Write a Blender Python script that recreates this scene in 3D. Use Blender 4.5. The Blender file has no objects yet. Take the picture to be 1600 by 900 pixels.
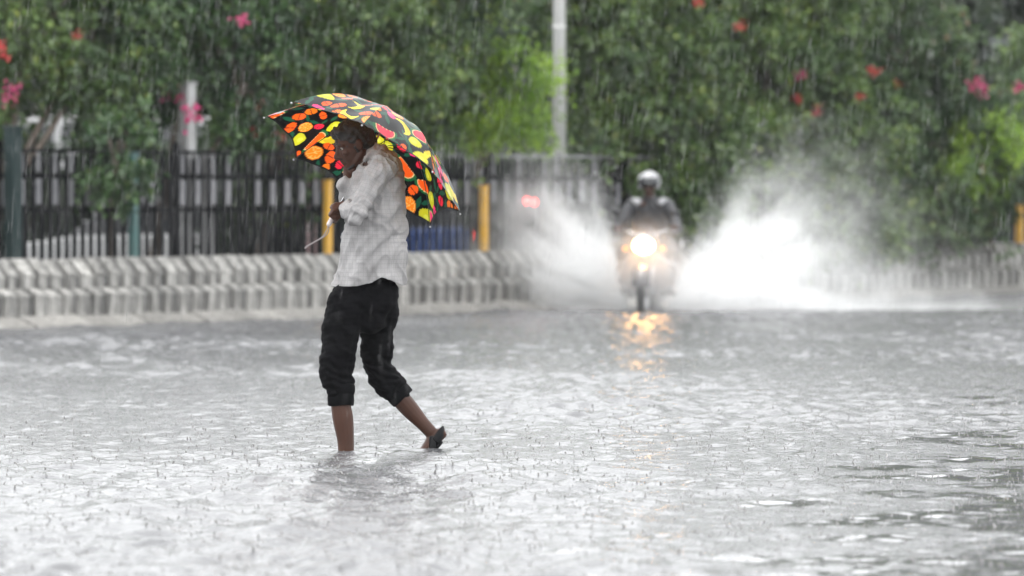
import bpy, bmesh, math, random
import numpy as np
from mathutils import Vector, Matrix, Quaternion

R = math.radians
rng = np.random.default_rng(7)
random.seed(7)
sc = bpy.context.scene
COL = sc.collection

# ------------------------------------------------------------------ camera
F = 7000.0            # focal length in pixels of the 1600 px wide photograph
CAMZ = 1.29
PITCH = math.atan(145 / F)
cam_d = bpy.data.cameras.new('camera')
cam = bpy.data.objects.new('camera', cam_d)
COL.objects.link(cam)
cam.location = (0, 0, CAMZ)
cam.rotation_euler = (R(90) - PITCH, 0, 0)
cam_d.sensor_width = 36
cam_d.lens = 36 * F / 1600
cam_d.clip_start = 0.1
cam_d.clip_end = 1000
cam_d.dof.use_dof = True
cam_d.dof.focus_distance = 22.5
cam_d.dof.aperture_fstop = 2.7
sc.camera = cam

# ------------------------------------------------------------------ sky, sun, exposure
SUN_EL, SUN_AZ = 78, -80      # azimuth measured from the viewing direction, negative = left
world = bpy.data.worlds.new('World')
sc.world = world
world.use_nodes = True
wn, wl = world.node_tree.nodes, world.node_tree.links
wn.clear()
sky = wn.new('ShaderNodeTexSky')
sky.sky_type = 'NISHITA'
sky.sun_disc = False
sky.sun_elevation = R(SUN_EL)
sky.sun_rotation = R(SUN_AZ)
sky.air_density = 1.0
sky.dust_density = 6.0
sky.ozone_density = 1.0
hsv = wn.new('ShaderNodeHueSaturation')
hsv.inputs['Saturation'].default_value = 0.10
bg = wn.new('ShaderNodeBackground')
bg.inputs['Strength'].default_value = 0.15
out = wn.new('ShaderNodeOutputWorld')
wl.new(sky.outputs[0], hsv.inputs['Color'])
mixc = wn.new('ShaderNodeMix')                        # an even rain-cloud deck over the clear-sky model
mixc.data_type = 'RGBA'
mixc.inputs['Factor'].default_value = 0.75
mixc.inputs['B'].default_value = (10.2, 10.4, 10.5, 1)
wl.new(hsv.outputs[0], mixc.inputs['A'])
wl.new(mixc.outputs['Result'], bg.inputs['Color'])
wl.new(bg.outputs[0], out.inputs['Surface'])

sun_d = bpy.data.lights.new('sun', 'SUN')
sun_d.energy = 0.8
sun_d.angle = R(25)
sun_d.color = (1.0, 0.985, 0.965)
sun = bpy.data.objects.new('sun', sun_d)
COL.objects.link(sun)
sd = Vector((math.sin(R(SUN_AZ)) * math.cos(R(SUN_EL)), math.cos(R(SUN_AZ)) * math.cos(R(SUN_EL)), math.sin(R(SUN_EL))))
sun.rotation_euler = sd.to_track_quat('Z', 'Y').to_euler()

vs = sc.view_settings
vs.view_transform = 'Standard'
vs.look = 'None'
vs.gamma = 1
vs.use_curve_mapping = False
vs.exposure = 1.14
sc.render.engine = 'CYCLES'
cy = sc.cycles
cy.use_denoising = True
try:
    cy.denoiser = 'OPENIMAGEDENOISE'
    cy.denoising_input_passes = 'RGB_ALBEDO_NORMAL'
    cy.denoising_prefilter = 'ACCURATE'
except Exception:
    pass
cy.max_bounces = 8
cy.diffuse_bounces = 3
cy.glossy_bounces = 3
cy.transmission_bounces = 4
cy.transparent_max_bounces = 24
cy.volume_bounces = 6
cy.volume_max_steps = 128
cy.sample_clamp_indirect = 6
cy.sample_clamp_direct = 0
cy.use_adaptive_sampling = True
cy.adaptive_threshold = 0.01

# ------------------------------------------------------------------ geometry helpers
def at(u, v, Y):
    """point of the place, at distance Y, that the photograph shows at pixel (u, v)"""
    c, s = math.cos(PITCH), math.sin(PITCH)
    up = 450 - v
    dx, dy, dz = u - 800, F * c + up * s, -F * s + up * c
    k = Y / dy
    return Vector((dx * k, Y, CAMZ + dz * k))

def ground(u, v, z=0.0):
    c, s = math.cos(PITCH), math.sin(PITCH)
    up = 450 - v
    dx, dy, dz = u - 800, F * c + up * s, -F * s + up * c
    k = (z - CAMZ) / dz
    return Vector((dx * k, dy * k, z))

def tag(o, label=None, cat=None, group=None, kind=None):
    if label: o['label'] = label
    if cat: o['category'] = cat
    if group: o['group'] = group
    if kind: o['kind'] = kind
    return o

def empty(name, loc=(0, 0, 0), rz=0.0):
    o = bpy.data.objects.new(name, None)
    o.empty_display_size = 0.2
    COL.objects.link(o)
    o.location = loc
    o.rotation_euler = (0, 0, rz)
    return o

def link_mesh(name, me, parent=None, loc=None, rot=None):
    o = bpy.data.objects.new(name, me)
    COL.objects.link(o)
    if parent is not None: o.parent = parent
    if loc is not None: o.location = loc
    if rot is not None: o.rotation_euler = rot
    return o

def shade(me, smooth=True):
    me.polygons.foreach_set('use_smooth', [smooth] * len(me.polygons))
    me.update()

def obj(name, verts, faces, mat, parent=None, org=None, smooth=False):
    me = bpy.data.meshes.new(name)
    vv = [Vector(v) - org for v in verts] if org is not None else [Vector(v) for v in verts]
    me.from_pydata(vv, [], faces)
    me.materials.append(mat)
    if smooth: shade(me)
    return link_mesh(name, me, parent)

def np_mesh(name, V, Fc, mat, smooth=False):
    """V (n,3); Fc (m,k) with k 3 or 4"""
    me = bpy.data.meshes.new(name)
    m, k = Fc.shape
    me.vertices.add(len(V))
    me.vertices.foreach_set('co', np.ascontiguousarray(V, dtype=np.float32).ravel())
    me.loops.add(m * k)
    me.loops.foreach_set('vertex_index', np.ascontiguousarray(Fc, dtype=np.int32).ravel())
    me.polygons.add(m)
    me.polygons.foreach_set('loop_start', np.arange(0, m * k, k, dtype=np.int32))
    me.polygons.foreach_set('use_smooth', np.full(m, smooth))
    me.update(calc_edges=True)
    me.materials.append(mat)
    return me

class MB:
    """collects shapes for one mesh"""
    def __init__(s): s.v, s.f, s.mi = [], [], []
    def add(s, V, Fc, mi=0):
        b = len(s.v)
        s.v += [Vector(p) for p in V]
        s.f += [tuple(i + b for i in f) for f in Fc]
        s.mi += [mi] * len(Fc)
        return s
    def box(s, c, d, mi=0, rot=None):
        c = Vector(c); x, y, z = d[0] / 2, d[1] / 2, d[2] / 2
        P = [Vector(p) for p in ((-x,-y,-z),(x,-y,-z),(x,y,-z),(-x,y,-z),(-x,-y,z),(x,-y,z),(x,y,z),(-x,y,z))]
        if rot is not None: P = [rot @ p for p in P]
        return s.add([p + c for p in P], [(0,3,2,1),(4,5,6,7),(0,1,5,4),(1,2,6,5),(2,3,7,6),(3,0,4,7)], mi)
    def prism(s, prof, axis_pts, mi=0):
        """profile (list of 3D points) swept between two offsets"""
        n = len(prof); a, b = Vector(axis_pts[0]), Vector(axis_pts[1])
        V = [Vector(p) + a for p in prof] + [Vector(p) + b for p in prof]
        Fc = [tuple(range(n))[::-1], tuple(range(n, 2 * n))] + [(i, (i + 1) % n, n + (i + 1) % n, n + i) for i in range(n)]
        return s.add(V, Fc, mi)
    def cyl(s, a, b, r0, r1=None, n=10, mi=0):
        if r1 is None: r1 = r0
        a, b = Vector(a), Vector(b); t = (b - a).normalized()
        e = t.orthogonal().normalized(); g = t.cross(e)
        V = []
        for p, r in ((a, r0), (b, r1)):
            for i in range(n):
                w = 2 * math.pi * i / n
                V.append(p + e * (r * math.cos(w)) + g * (r * math.sin(w)))
        Fc = [tuple(range(n))[::-1], tuple(range(n, 2 * n))] + [(i, (i + 1) % n, n + (i + 1) % n, n + i) for i in range(n)]
        return s.add(V, Fc, mi)
    def tube(s, pts, rad, n=12, ref=None, sub=5, mi=0):
        V, Fc = tube(pts, rad, n, ref, sub)
        return s.add(V, Fc, mi)
    def ball(s, c, r, n=12, m=8, rot=None, mi=0):
        c = Vector(c); r = (r, r, r) if isinstance(r, (int, float)) else r
        V, Fc = [], []
        for j in range(m + 1):
            th = math.pi * j / m
            for i in range(n):
                w = 2 * math.pi * i / n
                p = Vector((r[0] * math.sin(th) * math.cos(w), r[1] * math.sin(th) * math.sin(w), r[2] * math.cos(th)))
                if rot is not None: p = rot @ p
                V.append(c + p)
        for j in range(m):
            for i in range(n):
                Fc.append((j * n + i, (j + 1) * n + i, (j + 1) * n + (i + 1) % n, j * n + (i + 1) % n))
        return s.add(V, Fc, mi)
    def torus(s, c, axis, R0, r0, n=36, m=10, mi=0, rb=None):
        c, t = Vector(c), Vector(axis).normalized(); rb = rb or r0
        e = t.orthogonal().normalized(); g = t.cross(e); V, Fc = [], []
        for i in range(n):
            w = 2 * math.pi * i / n; d = e * math.cos(w) + g * math.sin(w)
            for j in range(m):
                q = 2 * math.pi * j / m
                V.append(c + d * (R0 + r0 * math.cos(q)) + t * (rb * math.sin(q)))
        for i in range(n):
            for j in range(m):
                Fc.append((i*m+j, ((i+1)%n)*m+j, ((i+1)%n)*m+(j+1)%m, i*m+(j+1)%m))
        return s.add(V, Fc, mi)
    def build(s, name, mats, parent=None, org=None, smooth=False, bevel=0.0):
        me = bpy.data.meshes.new(name)
        me.from_pydata([v - org for v in s.v] if org is not None else s.v, [], s.f)
        for m in (mats if isinstance(mats, (list, tuple)) else [mats]): me.materials.append(m)
        if any(s.mi): me.polygons.foreach_set('material_index', s.mi)
        if bevel:
            bm = bmesh.new(); bm.from_mesh(me)
            bmesh.ops.remove_doubles(bm, verts=bm.verts, dist=1e-5)
            bmesh.ops.recalc_face_normals(bm, faces=bm.faces)
            eds = [e for e in bm.edges if len(e.link_faces) == 2 and e.calc_face_angle(0) > 0.5]
            bmesh.ops.bevel(bm, geom=eds, offset=bevel, segments=2, profile=0.6, affect='EDGES', clamp_overlap=True)
            bm.to_mesh(me); bm.free()
        shade(me, smooth)
        return link_mesh(name, me, parent)

def catmull(P, sub):
    if len(P) == 2:
        return [P[0] + (P[1] - P[0]) * (i / sub) for i in range(sub + 1)]
    out = []
    for i in range(len(P) - 1):
        p0, p1, p2, p3 = P[max(i - 1, 0)], P[i], P[i + 1], P[min(i + 2, len(P) - 1)]
        for k in range(sub):
            t = k / sub
            out.append(0.5 * ((2 * p1) + (p2 - p0) * t + (2 * p0 - 5 * p1 + 4 * p2 - p3) * t * t + (3 * p1 - p0 - 3 * p2 + p3) * t ** 3))
    out.append(P[-1])
    return out

def tube(pts, rad, n=12, ref=None, sub=5):
    pts = [Vector(p) for p in pts]
    rr = [Vector((r, r, 0)) if isinstance(r, (int, float)) else Vector((r[0], r[1], 0)) for r in rad]
    C, RR = catmull(pts, sub), catmull(rr, sub)
    # rounded ends
    def cap(c0, c1, r):
        d = (c0 - c1).normalized(); m = min(r.x, r.y)
        return [(c0 + d * m * 0.45, r * 0.86), (c0 + d * m * 0.72, r * 0.55)]
    a, b = cap(C[0], C[1], RR[0]), cap(C[-1], C[-2], RR[-1])
    C = [a[1][0], a[0][0]] + C + [b[0][0], b[1][0]]
    RR = [a[1][1], a[0][1]] + RR + [b[0][1], b[1][1]]
    ref = Vector(ref) if ref is not None else Vector((0, 1, 0))
    V, Fc = [], []
    e = None
    for i, c in enumerate(C):
        t = (C[min(i + 1, len(C) - 1)] - C[max(i - 1, 0)]).normalized()
        base = ref if e is None else e
        e1 = base - t * base.dot(t)
        if e1.length < 1e-3: e1 = t.orthogonal()
        e1.normalize(); e = e1 if ref is None else (ref * 0.5 + e1 * 0.5)
        e2 = t.cross(e1)
        for k in range(n):
            w = 2 * math.pi * k / n
            V.append(c + e1 * (RR[i].x * math.cos(w)) + e2 * (RR[i].y * math.sin(w)))
    m = len(C)
    for i in range(m - 1):
        for k in range(n):
            Fc.append((i * n + k, i * n + (k + 1) % n, (i + 1) * n + (k + 1) % n, (i + 1) * n + k))
    Fc.append(tuple(range(n))[::-1]); Fc.append(tuple(range((m - 1) * n, m * n)))
    return V, Fc

def fuse(mb, voxel, smooth_it=3, fac=0.5):
    """one continuous surface out of overlapping closed shapes; returns a mesh (world coordinates)"""
    me = bpy.data.meshes.new('tmp')
    me.from_pydata(mb.v, [], mb.f)
    bm = bmesh.new(); bm.from_mesh(me); bmesh.ops.recalc_face_normals(bm, faces=bm.faces); bm.to_mesh(me); bm.free()
    o = link_mesh('tmp', me)
    md = o.modifiers.new('r', 'REMESH'); md.mode = 'VOXEL'; md.voxel_size = voxel; md.use_smooth_shade = True
    if smooth_it:
        ms = o.modifiers.new('s', 'SMOOTH'); ms.iterations = smooth_it; ms.factor = fac
    dg = bpy.context.evaluated_depsgraph_get()
    res = bpy.data.meshes.new_from_object(o.evaluated_get(dg), depsgraph=dg)
    bpy.data.objects.remove(o); bpy.data.meshes.remove(me)
    res.materials.clear()
    return res

def get_co(me):
    a = np.empty(len(me.vertices) * 3, dtype=np.float32); me.vertices.foreach_get('co', a); return a.reshape(-1, 3).astype(float)
def get_no(me):
    a = np.empty(len(me.vertices) * 3, dtype=np.float32); me.vertices.foreach_get('normal', a); return a.reshape(-1, 3).astype(float)
def set_co(me, a):
    me.vertices.foreach_set('co', np.ascontiguousarray(a, dtype=np.float32).ravel()); me.update()

def waves(P, seed, n, lam, amp=1.0, stretch=(1, 1, 1)):
    """smooth pseudo noise: a sum of sines of many directions; P (n,3)"""
    g = np.random.default_rng(seed); acc = np.zeros(len(P)); Q = P * np.array(stretch)
    for i in range(n):
        d = g.normal(size=3); d /= np.linalg.norm(d)
        l = lam * (0.6 + 0.9 * g.random())
        ph = g.random() * 6.283
        acc += np.sin(Q @ d * (6.283 / l) + ph)
    return acc * amp / math.sqrt(n / 2)

# ------------------------------------------------------------------ materials
def mat(name, col=(0.5, 0.5, 0.5), rough=0.6, metal=0.0, spec=0.5, var=0.0, scale=8.0, bump=0.0, bscale=60.0, coat=0.0, emit=None, estr=0.0):
    m = bpy.data.materials.new(name); m.use_nodes = True
    nt = m.node_tree; b = nt.nodes['Principled BSDF']
    b.inputs['Base Color'].default_value = (*col, 1)
    b.inputs['Roughness'].default_value = rough
    b.inputs['Metallic'].default_value = metal
    b.inputs['Specular IOR Level'].default_value = spec
    b.inputs['Coat Weight'].default_value = coat
    if emit:
        b.inputs['Emission Color'].default_value = (*emit, 1)
        b.inputs['Emission Strength'].default_value = estr
    tc = nt.nodes.new('ShaderNodeTexCoord')
    if var:
        nz = nt.nodes.new('ShaderNodeTexNoise'); nz.inputs['Scale'].default_value = scale; nz.inputs['Detail'].default_value = 6
        rp = nt.nodes.new('ShaderNodeValToRGB')
        rp.color_ramp.elements[0].position = 0.3; rp.color_ramp.elements[1].position = 0.7
        rp.color_ramp.elements[0].color = (*[c * (1 - var) for c in col], 1)
        rp.color_ramp.elements[1].color = (*[min(1, c * (1 + var * 0.7)) for c in col], 1)
        nt.links.new(tc.outputs['Object'], nz.inputs['Vector'])
        nt.links.new(nz.outputs['Fac'], rp.inputs['Fac'])
        nt.links.new(rp.outputs['Color'], b.inputs['Base Color'])
    if bump:
        n2 = nt.nodes.new('ShaderNodeTexNoise'); n2.inputs['Scale'].default_value = bscale; n2.inputs['Detail'].default_value = 5
        bp = nt.nodes.new('ShaderNodeBump'); bp.inputs['Strength'].default_value = bump; bp.inputs['Distance'].default_value = 0.01
        nt.links.new(tc.outputs['Object'], n2.inputs['Vector'])
        nt.links.new(n2.outputs['Fac'], bp.inputs['Height'])
        nt.links.new(bp.outputs['Normal'], b.inputs['Normal'])
    return m

def leaf_mat(name, stops, trans=0.3, rough=0.35, clump=1.0):
    """leaves differ one from another: colour picked per leaf"""
    m = bpy.data.materials.new(name); m.use_nodes = True
    nt = m.node_tree; b = nt.nodes['Principled BSDF']; o = nt.nodes['Material Output']
    ge = nt.nodes.new('ShaderNodeNewGeometry'); rp = nt.nodes.new('ShaderNodeValToRGB')
    cr = rp.color_ramp
    while len(cr.elements) < len(stops): cr.elements.new(0.5)
    for e, (p, c) in zip(cr.elements, stops): e.position = p; e.color = (*c, 1)
    nt.links.new(ge.outputs['Random Per Island'], rp.inputs['Fac'])
    tc = nt.nodes.new('ShaderNodeTexCoord'); nz = nt.nodes.new('ShaderNodeTexNoise'); nz.inputs['Scale'].default_value = 1.7; nz.inputs['Detail'].default_value = 3
    nt.links.new(tc.outputs['Object'], nz.inputs['Vector'])
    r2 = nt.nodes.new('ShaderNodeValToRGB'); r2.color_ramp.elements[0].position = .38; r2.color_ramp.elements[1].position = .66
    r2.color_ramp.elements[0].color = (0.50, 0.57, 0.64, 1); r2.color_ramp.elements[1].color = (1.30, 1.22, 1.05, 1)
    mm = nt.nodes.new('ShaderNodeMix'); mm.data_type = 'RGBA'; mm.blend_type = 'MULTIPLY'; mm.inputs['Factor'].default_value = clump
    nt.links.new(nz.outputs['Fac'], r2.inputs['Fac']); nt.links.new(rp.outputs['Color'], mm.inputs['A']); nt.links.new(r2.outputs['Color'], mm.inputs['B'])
    class _o: outputs = {'Color': mm.outputs['Result']}
    rp = _o
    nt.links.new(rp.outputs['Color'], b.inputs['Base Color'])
    b.inputs['Roughness'].default_value = rough
    b.inputs['Specular IOR Level'].default_value = 0.5
    tr = nt.nodes.new('ShaderNodeBsdfTranslucent'); mx = nt.nodes.new('ShaderNodeMixShader')
    mx.inputs['Fac'].default_value = trans
    nt.links.new(rp.outputs['Color'], tr.inputs['Color'])
    nt.links.new(b.outputs[0], mx.inputs[1]); nt.links.new(tr.outputs[0], mx.inputs[2])
    nt.links.new(mx.outputs[0], o.inputs['Surface'])
    return m

M = {}
M['asphalt'] = mat('asphalt', (0.05, 0.048, 0.046), 0.6, var=0.3, scale=3, bump=0.4)
M['soil'] = mat('wet_soil', (0.035, 0.032, 0.028), 0.7, spec=0.2, var=0.4, scale=1.5, bump=0.5, bscale=12)
M['stone'] = mat('kerb_concrete', (0.36, 0.35, 0.33), 0.6, var=0.3, scale=5.0, bump=0.5, bscale=40)
M['stone_shade_grime'] = mat('kerb_recess_shade_grime', (0.20, 0.195, 0.185), 0.55, var=0.5, scale=9.0, bump=0.4, bscale=40)  # recess between ribs: its shade and grime put into one darker colour
M['apron'] = mat('kerb_apron_concrete', (0.24, 0.23, 0.215), 0.5, var=0.3, scale=4, bump=0.4)
M['iron'] = mat('black_painted_iron', (0.006, 0.0065, 0.008), 0.7, spec=0.08, var=0.3, scale=6)
M['plate'] = mat('grey_painted_plate', (0.14, 0.14, 0.15), 0.5, var=0.25, scale=9)
M['yellow'] = mat('yellow_paint', (0.55, 0.30, 0.03), 0.5, var=0.2, scale=10)
M['galv'] = mat('galvanised_steel', (0.34, 0.34, 0.34), 0.45, metal=0.2, var=0.12, scale=4)
M['teal'] = mat('dark_teal_paint', (0.03, 0.09, 0.085), 0.45, var=0.2, scale=6)
M['bark'] = mat('bark', (0.09, 0.07, 0.055), 0.8, var=0.4, scale=14, bump=0.8)
M['skin'] = mat('brown_skin', (0.060, 0.028, 0.019), 0.5, spec=0.22, var=0.18, scale=9, bump=0.12, bscale=180)
M['hair'] = mat('black_hair', (0.012, 0.010, 0.009), 0.5, var=0.3, scale=60, bump=0.6, bscale=250)
M['trousers'] = mat('black_denim', (0.0042, 0.0042, 0.005), 0.85, spec=0.06, var=0.35, scale=18, bump=0.35, bscale=320)
M['sandal'] = mat('black_rubber', (0.008, 0.008, 0.009), 0.7, spec=0.15)
M['rubber'] = mat('tyre_rubber', (0.02, 0.02, 0.02), 0.6)
M['chrome'] = mat('steel', (0.55, 0.55, 0.56), 0.25, metal=1.0)
M['black_plastic'] = mat('black_plastic', (0.02, 0.02, 0.022), 0.35)
M['bike_paint'] = mat('dark_grey_bike_paint', (0.06, 0.06, 0.065), 0.25, coat=0.6)
M['glass_dark'] = mat('dark_glass', (0.02, 0.022, 0.025), 0.08)
M['car_white'] = mat('white_car_paint', (0.36, 0.36, 0.36), 0.25, coat=0.5)
M['car_blue'] = mat('blue_car_paint', (0.035, 0.08, 0.26), 0.25, coat=0.5)
M['car_dark'] = mat('dark_grey_car_paint', (0.05, 0.05, 0.055), 0.25, coat=0.5)
M['bus_blue'] = mat('blue_bus_paint', (0.06, 0.09, 0.40), 0.3)
M['bus_orange'] = mat('orange_paint', (0.55, 0.20, 0.02), 0.4)
M['taillight'] = mat('lit_red_lamp', (0.5, 0.02, 0.02), 0.3, emit=(1.0, 0.06, 0.05), estr=4.0)
M['petal'] = leaf_mat('pink_bract', [(0, (0.55, 0.03, 0.16)), (1, (0.80, 0.09, 0.30))], 0.35, 0.6, 0.0)
M['petal_red'] = leaf_mat('red_bract', [(0, (0.55, 0.02, 0.04)), (1, (0.75, 0.07, 0.09))], 0.35, 0.6, 0.0)

def weathered(m, streak=0.5, spread=0.35):
    # every stone has its own tone, and dirt runs down its face
    nt = m.node_tree; b = nt.nodes['Principled BSDF']; src = b.inputs['Base Color'].links[0].from_socket
    oi = nt.nodes.new('ShaderNodeObjectInfo'); mr = nt.nodes.new('ShaderNodeMapRange'); mr.inputs[3].default_value = 1 - spread; mr.inputs[4].default_value = 1 + spread * .6
    nt.links.new(oi.outputs['Random'], mr.inputs[0])
    tc = nt.nodes.new('ShaderNodeTexCoord'); mp = nt.nodes.new('ShaderNodeMapping'); mp.inputs['Scale'].default_value = (22, 22, 3)
    ad = nt.nodes.new('ShaderNodeVectorMath'); ad.operation = 'ADD'; nt.links.new(oi.outputs['Location'], ad.inputs[1]); nt.links.new(tc.outputs['Object'], ad.inputs[0])
    nz = nt.nodes.new('ShaderNodeTexNoise'); nz.inputs['Scale'].default_value = 1; nz.inputs['Detail'].default_value = 4
    nt.links.new(ad.outputs[0], mp.inputs['Vector']); nt.links.new(mp.outputs[0], nz.inputs['Vector'])
    m2 = nt.nodes.new('ShaderNodeMapRange'); m2.inputs[1].default_value = .35; m2.inputs[2].default_value = .65; m2.inputs[3].default_value = 1 - streak; m2.inputs[4].default_value = 1.1
    nt.links.new(nz.outputs['Fac'], m2.inputs[0])
    mu = nt.nodes.new('ShaderNodeMath'); mu.operation = 'MULTIPLY'; nt.links.new(mr.outputs[0], mu.inputs[0]); nt.links.new(m2.outputs[0], mu.inputs[1])
    vm = nt.nodes.new('ShaderNodeVectorMath'); vm.operation = 'SCALE'; nt.links.new(src, vm.inputs[0]); nt.links.new(mu.outputs[0], vm.inputs['Scale'])
    nt.links.new(vm.outputs[0], b.inputs['Base Color'])
weathered(M['stone'], .62, .30); weathered(M['stone_shade_grime'], .4, .7); weathered(M['apron'], .4, .3)

# ------------------------------------------------------------------ setting: road, water, verge
KA, KB = ground(0, 512), ground(1600, 458)           # the foot of the kerb
KD = (KB - KA).normalized()
KN = Vector((KD.y, -KD.x, 0))                        # towards the road
KROT = math.atan2(KD.y, KD.x)
def kp(t, o, z): return KA + KD * t + KN * o + Vector((0, 0, z))

road = obj('road', [(-90, -20, -0.10), (90, -20, -0.10), (90, 170, -0.10), (-90, 170, -0.10)], [(0, 1, 2, 3)], M['asphalt'])
tag(road, kind='structure')
vq = [kp(-60, -0.10, 0.30), kp(110, -0.10, 0.30), kp(110, -4.2, 0.30), kp(-60, -4.2, 0.30)]
vb = [p - Vector((0, 0, 0.38)) for p in vq]
verge = obj('verge', vq + vb, [(0, 1, 2, 3), (4, 7, 6, 5), (0, 4, 5, 1), (1, 5, 6, 2), (2, 6, 7, 3), (3, 7, 4, 0)], M['soil'])
tag(verge, kind='structure')

LEGS = [ground(540, 705), ground(672, 699)]
def water_material():
    m = bpy.data.materials.new('muddy_flood_water'); m.use_nodes = True
    nt = m.node_tree; b = nt.nodes['Principled BSDF']
    tc = nt.nodes.new('ShaderNodeTexCoord')
    nz = nt.nodes.new('ShaderNodeTexNoise'); nz.inputs['Scale'].default_value = 0.7; nz.inputs['Detail'].default_value = 4
    rp = nt.nodes.new('ShaderNodeValToRGB')
    rp.color_ramp.elements[0].color = (0.080, 0.080, 0.084, 1); rp.color_ramp.elements[1].color = (0.118, 0.118, 0.123, 1)
    nt.links.new(tc.outputs['Object'], nz.inputs['Vector']); nt.links.new(nz.outputs['Fac'], rp.inputs['Fac'])
    nt.links.new(rp.outputs['Color'], b.inputs['Base Color'])
    b.inputs['Roughness'].default_value = 0.17
    b.inputs['IOR'].default_value = 1.333
    n1 = nt.nodes.new('ShaderNodeTexNoise'); n1.inputs['Scale'].default_value = 45; n1.inputs['Detail'].default_value = 3
    bp = nt.nodes.new('ShaderNodeBump'); bp.inputs['Strength'].default_value = 0.8; bp.inputs['Distance'].default_value = 0.009
    nt.links.new(tc.outputs['Object'], n1.inputs['Vector']); nt.links.new(n1.outputs['Fac'], bp.inputs['Height'])
    nt.links.new(bp.outputs['Normal'], b.inputs['Normal'])
    # smoother streaks between the rain-roughened water, widest where traffic waves run
    mp = nt.nodes.new('ShaderNodeMapping'); mp.inputs['Scale'].default_value = (1.5, 1.5, 1.0); nt.links.new(tc.outputs['Object'], mp.inputs['Vector'])
    ns = nt.nodes.new('ShaderNodeTexNoise'); ns.inputs['Scale'].default_value = 1.0; ns.inputs['Detail'].default_value = 7; ns.inputs['Roughness'].default_value = 0.65
    nt.links.new(mp.outputs[0], ns.inputs['Vector'])
    sp = nt.nodes.new('ShaderNodeSeparateXYZ'); nt.links.new(tc.outputs['Object'], sp.inputs[0])
    def mth(op, a, b_, c=0.0):
        n = nt.nodes.new('ShaderNodeMath'); n.operation = op
        for i, x in enumerate((a, b_, c)):
            if isinstance(x, (int, float)): n.inputs[i].default_value = x
            else: nt.links.new(x, n.inputs[i])
        return n.outputs[0]
    gr = mth('MULTIPLY_ADD', sp.outputs[0], 0.12, mth('MULTIPLY_ADD', sp.outputs[1], -0.024, 0.35))
    gr = mth('MINIMUM', mth('MAXIMUM', gr, -0.14), 0.30)
    lx, ly = (LEGS[0].x + LEGS[1].x) / 2 - 0.08, LEGS[0].y - 0.25
    d2 = mth('ADD', mth('POWER', mth('MULTIPLY', mth('SUBTRACT', sp.outputs[0], lx), 2.6), 2.0), mth('POWER', mth('MULTIPLY', mth('SUBTRACT', sp.outputs[1], ly), 1.1), 2.0))
    gr = mth('MULTIPLY_ADD', mth('POWER', 2.718, mth('MULTIPLY', d2, -1.0)), 0.22, gr)     # the wader's own ripples
    sm = nt.nodes.new('ShaderNodeMapRange'); sm.interpolation_type = 'SMOOTHSTEP'; sm.inputs[1].default_value = 0.55; sm.inputs[2].default_value = 0.66
    nt.links.new(mth('ADD', ns.outputs['Fac'], gr), sm.inputs[0])
    nt.links.new(mth('MULTIPLY_ADD', sm.outputs[0], -0.72, 0.78), bp.inputs['Strength'])
    nt.links.new(mth('MULTIPLY_ADD', sm.outputs[0], -0.06, 0.15), b.inputs['Roughness'])
    return m
M['water'] = water_material()

WAVES = []
_g = np.random.default_rng(11)
for i in range(46):
    lam = 0.10 * (12.0 ** _g.random())               # 0.10 .. 1.2 m
    th = _g.normal(R(80), R(55))                      # mostly running towards or away from the camera
    WAVES.append((lam, th, _g.random() * 6.283))
PATCH = [(_g.normal(size=2) * 0.75, _g.random() * 6.283) for i in range(10)]

def water_h(X, Y):
    pm = np.zeros_like(X)
    for k, ph in PATCH:
        pm += np.sin(X * k[0] * 1.6 + Y * k[1] * 0.8 + ph)
    pm = pm / math.sqrt(5)
    # traffic has stirred the near right more than the rest
    stir = 1 / (1 + np.exp(-(X * 1.5 - (Y - 12.5) * 0.55 + 0.2)))
    A = np.clip(0.45 + 0.38 * pm, 0.08, 2) * (0.7 + 0.9 * stir)
    h = np.zeros_like(X)
    for lam, th, ph in WAVES:
        k = 6.283 / lam
        a = lam * (0.0062 if lam > 0.3 else 0.0095)
        g = A if lam > 0.3 else (0.5 + 0.5 * A) * (1 - 0.7 * stir)
        h += a * g * np.sin(k * (X * math.cos(th) + Y * math.sin(th)) + ph + 0.8 * pm)
    for L in LEGS:
        r = np.hypot(X - L.x, (Y - L.y) * 0.8)
        h += 0.015 * np.sin(r * 46) * np.exp(-r / 0.20) * np.clip(r / 0.06, 0, 1)
    return h

def water_block(x0, x1, y0, y1, dx, dy, ndrops, seed, big=1.0):
    xs = np.arange(x0, x1 + dx * 0.5, dx); ys = np.arange(y0, y1 + dy * 0.5, dy)
    X, Y = np.meshgrid(xs, ys)
    H = water_h(X, Y)
    if big > 2: H = H * (1 + 0.75 * np.clip((Y - y0) / 4, 0, 1))      # the kerb side, churned by every passing wheel
    g = np.random.default_rng(seed)
    ny, nx = X.shape
    for i in range(ndrops):
        cx, cy_ = g.uniform(x0, x1), g.uniform(y0, y1)
        rad = g.uniform(0.03, 0.09) * big; amp = g.uniform(0.0008, 0.0026) * big; lam = g.uniform(0.022, 0.04) * big
        i0, i1 = int((cx - rad - x0) / dx), int((cx + rad - x0) / dx) + 2
        j0, j1 = int((cy_ - rad - y0) / dy), int((cy_ + rad - y0) / dy) + 2
        i0, j0 = max(i0, 0), max(j0, 0)
        if i0 >= nx or j0 >= ny: continue
        r = np.hypot(X[j0:j1, i0:i1] - cx, Y[j0:j1, i0:i1] - cy_)
        H[j0:j1, i0:i1] += amp * np.cos(r * 6.283 / lam) * np.clip(1 - r / rad, 0, 1)
    V = np.stack([X, Y, H], -1).reshape(-1, 3)
    idx = np.arange(ny * nx).reshape(ny, nx)
    Fc = np.stack([idx[:-1, :-1], idx[:-1, 1:], idx[1:, 1:], idx[1:, :-1]], -1).reshape(-1, 4)
    return V, Fc

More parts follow.
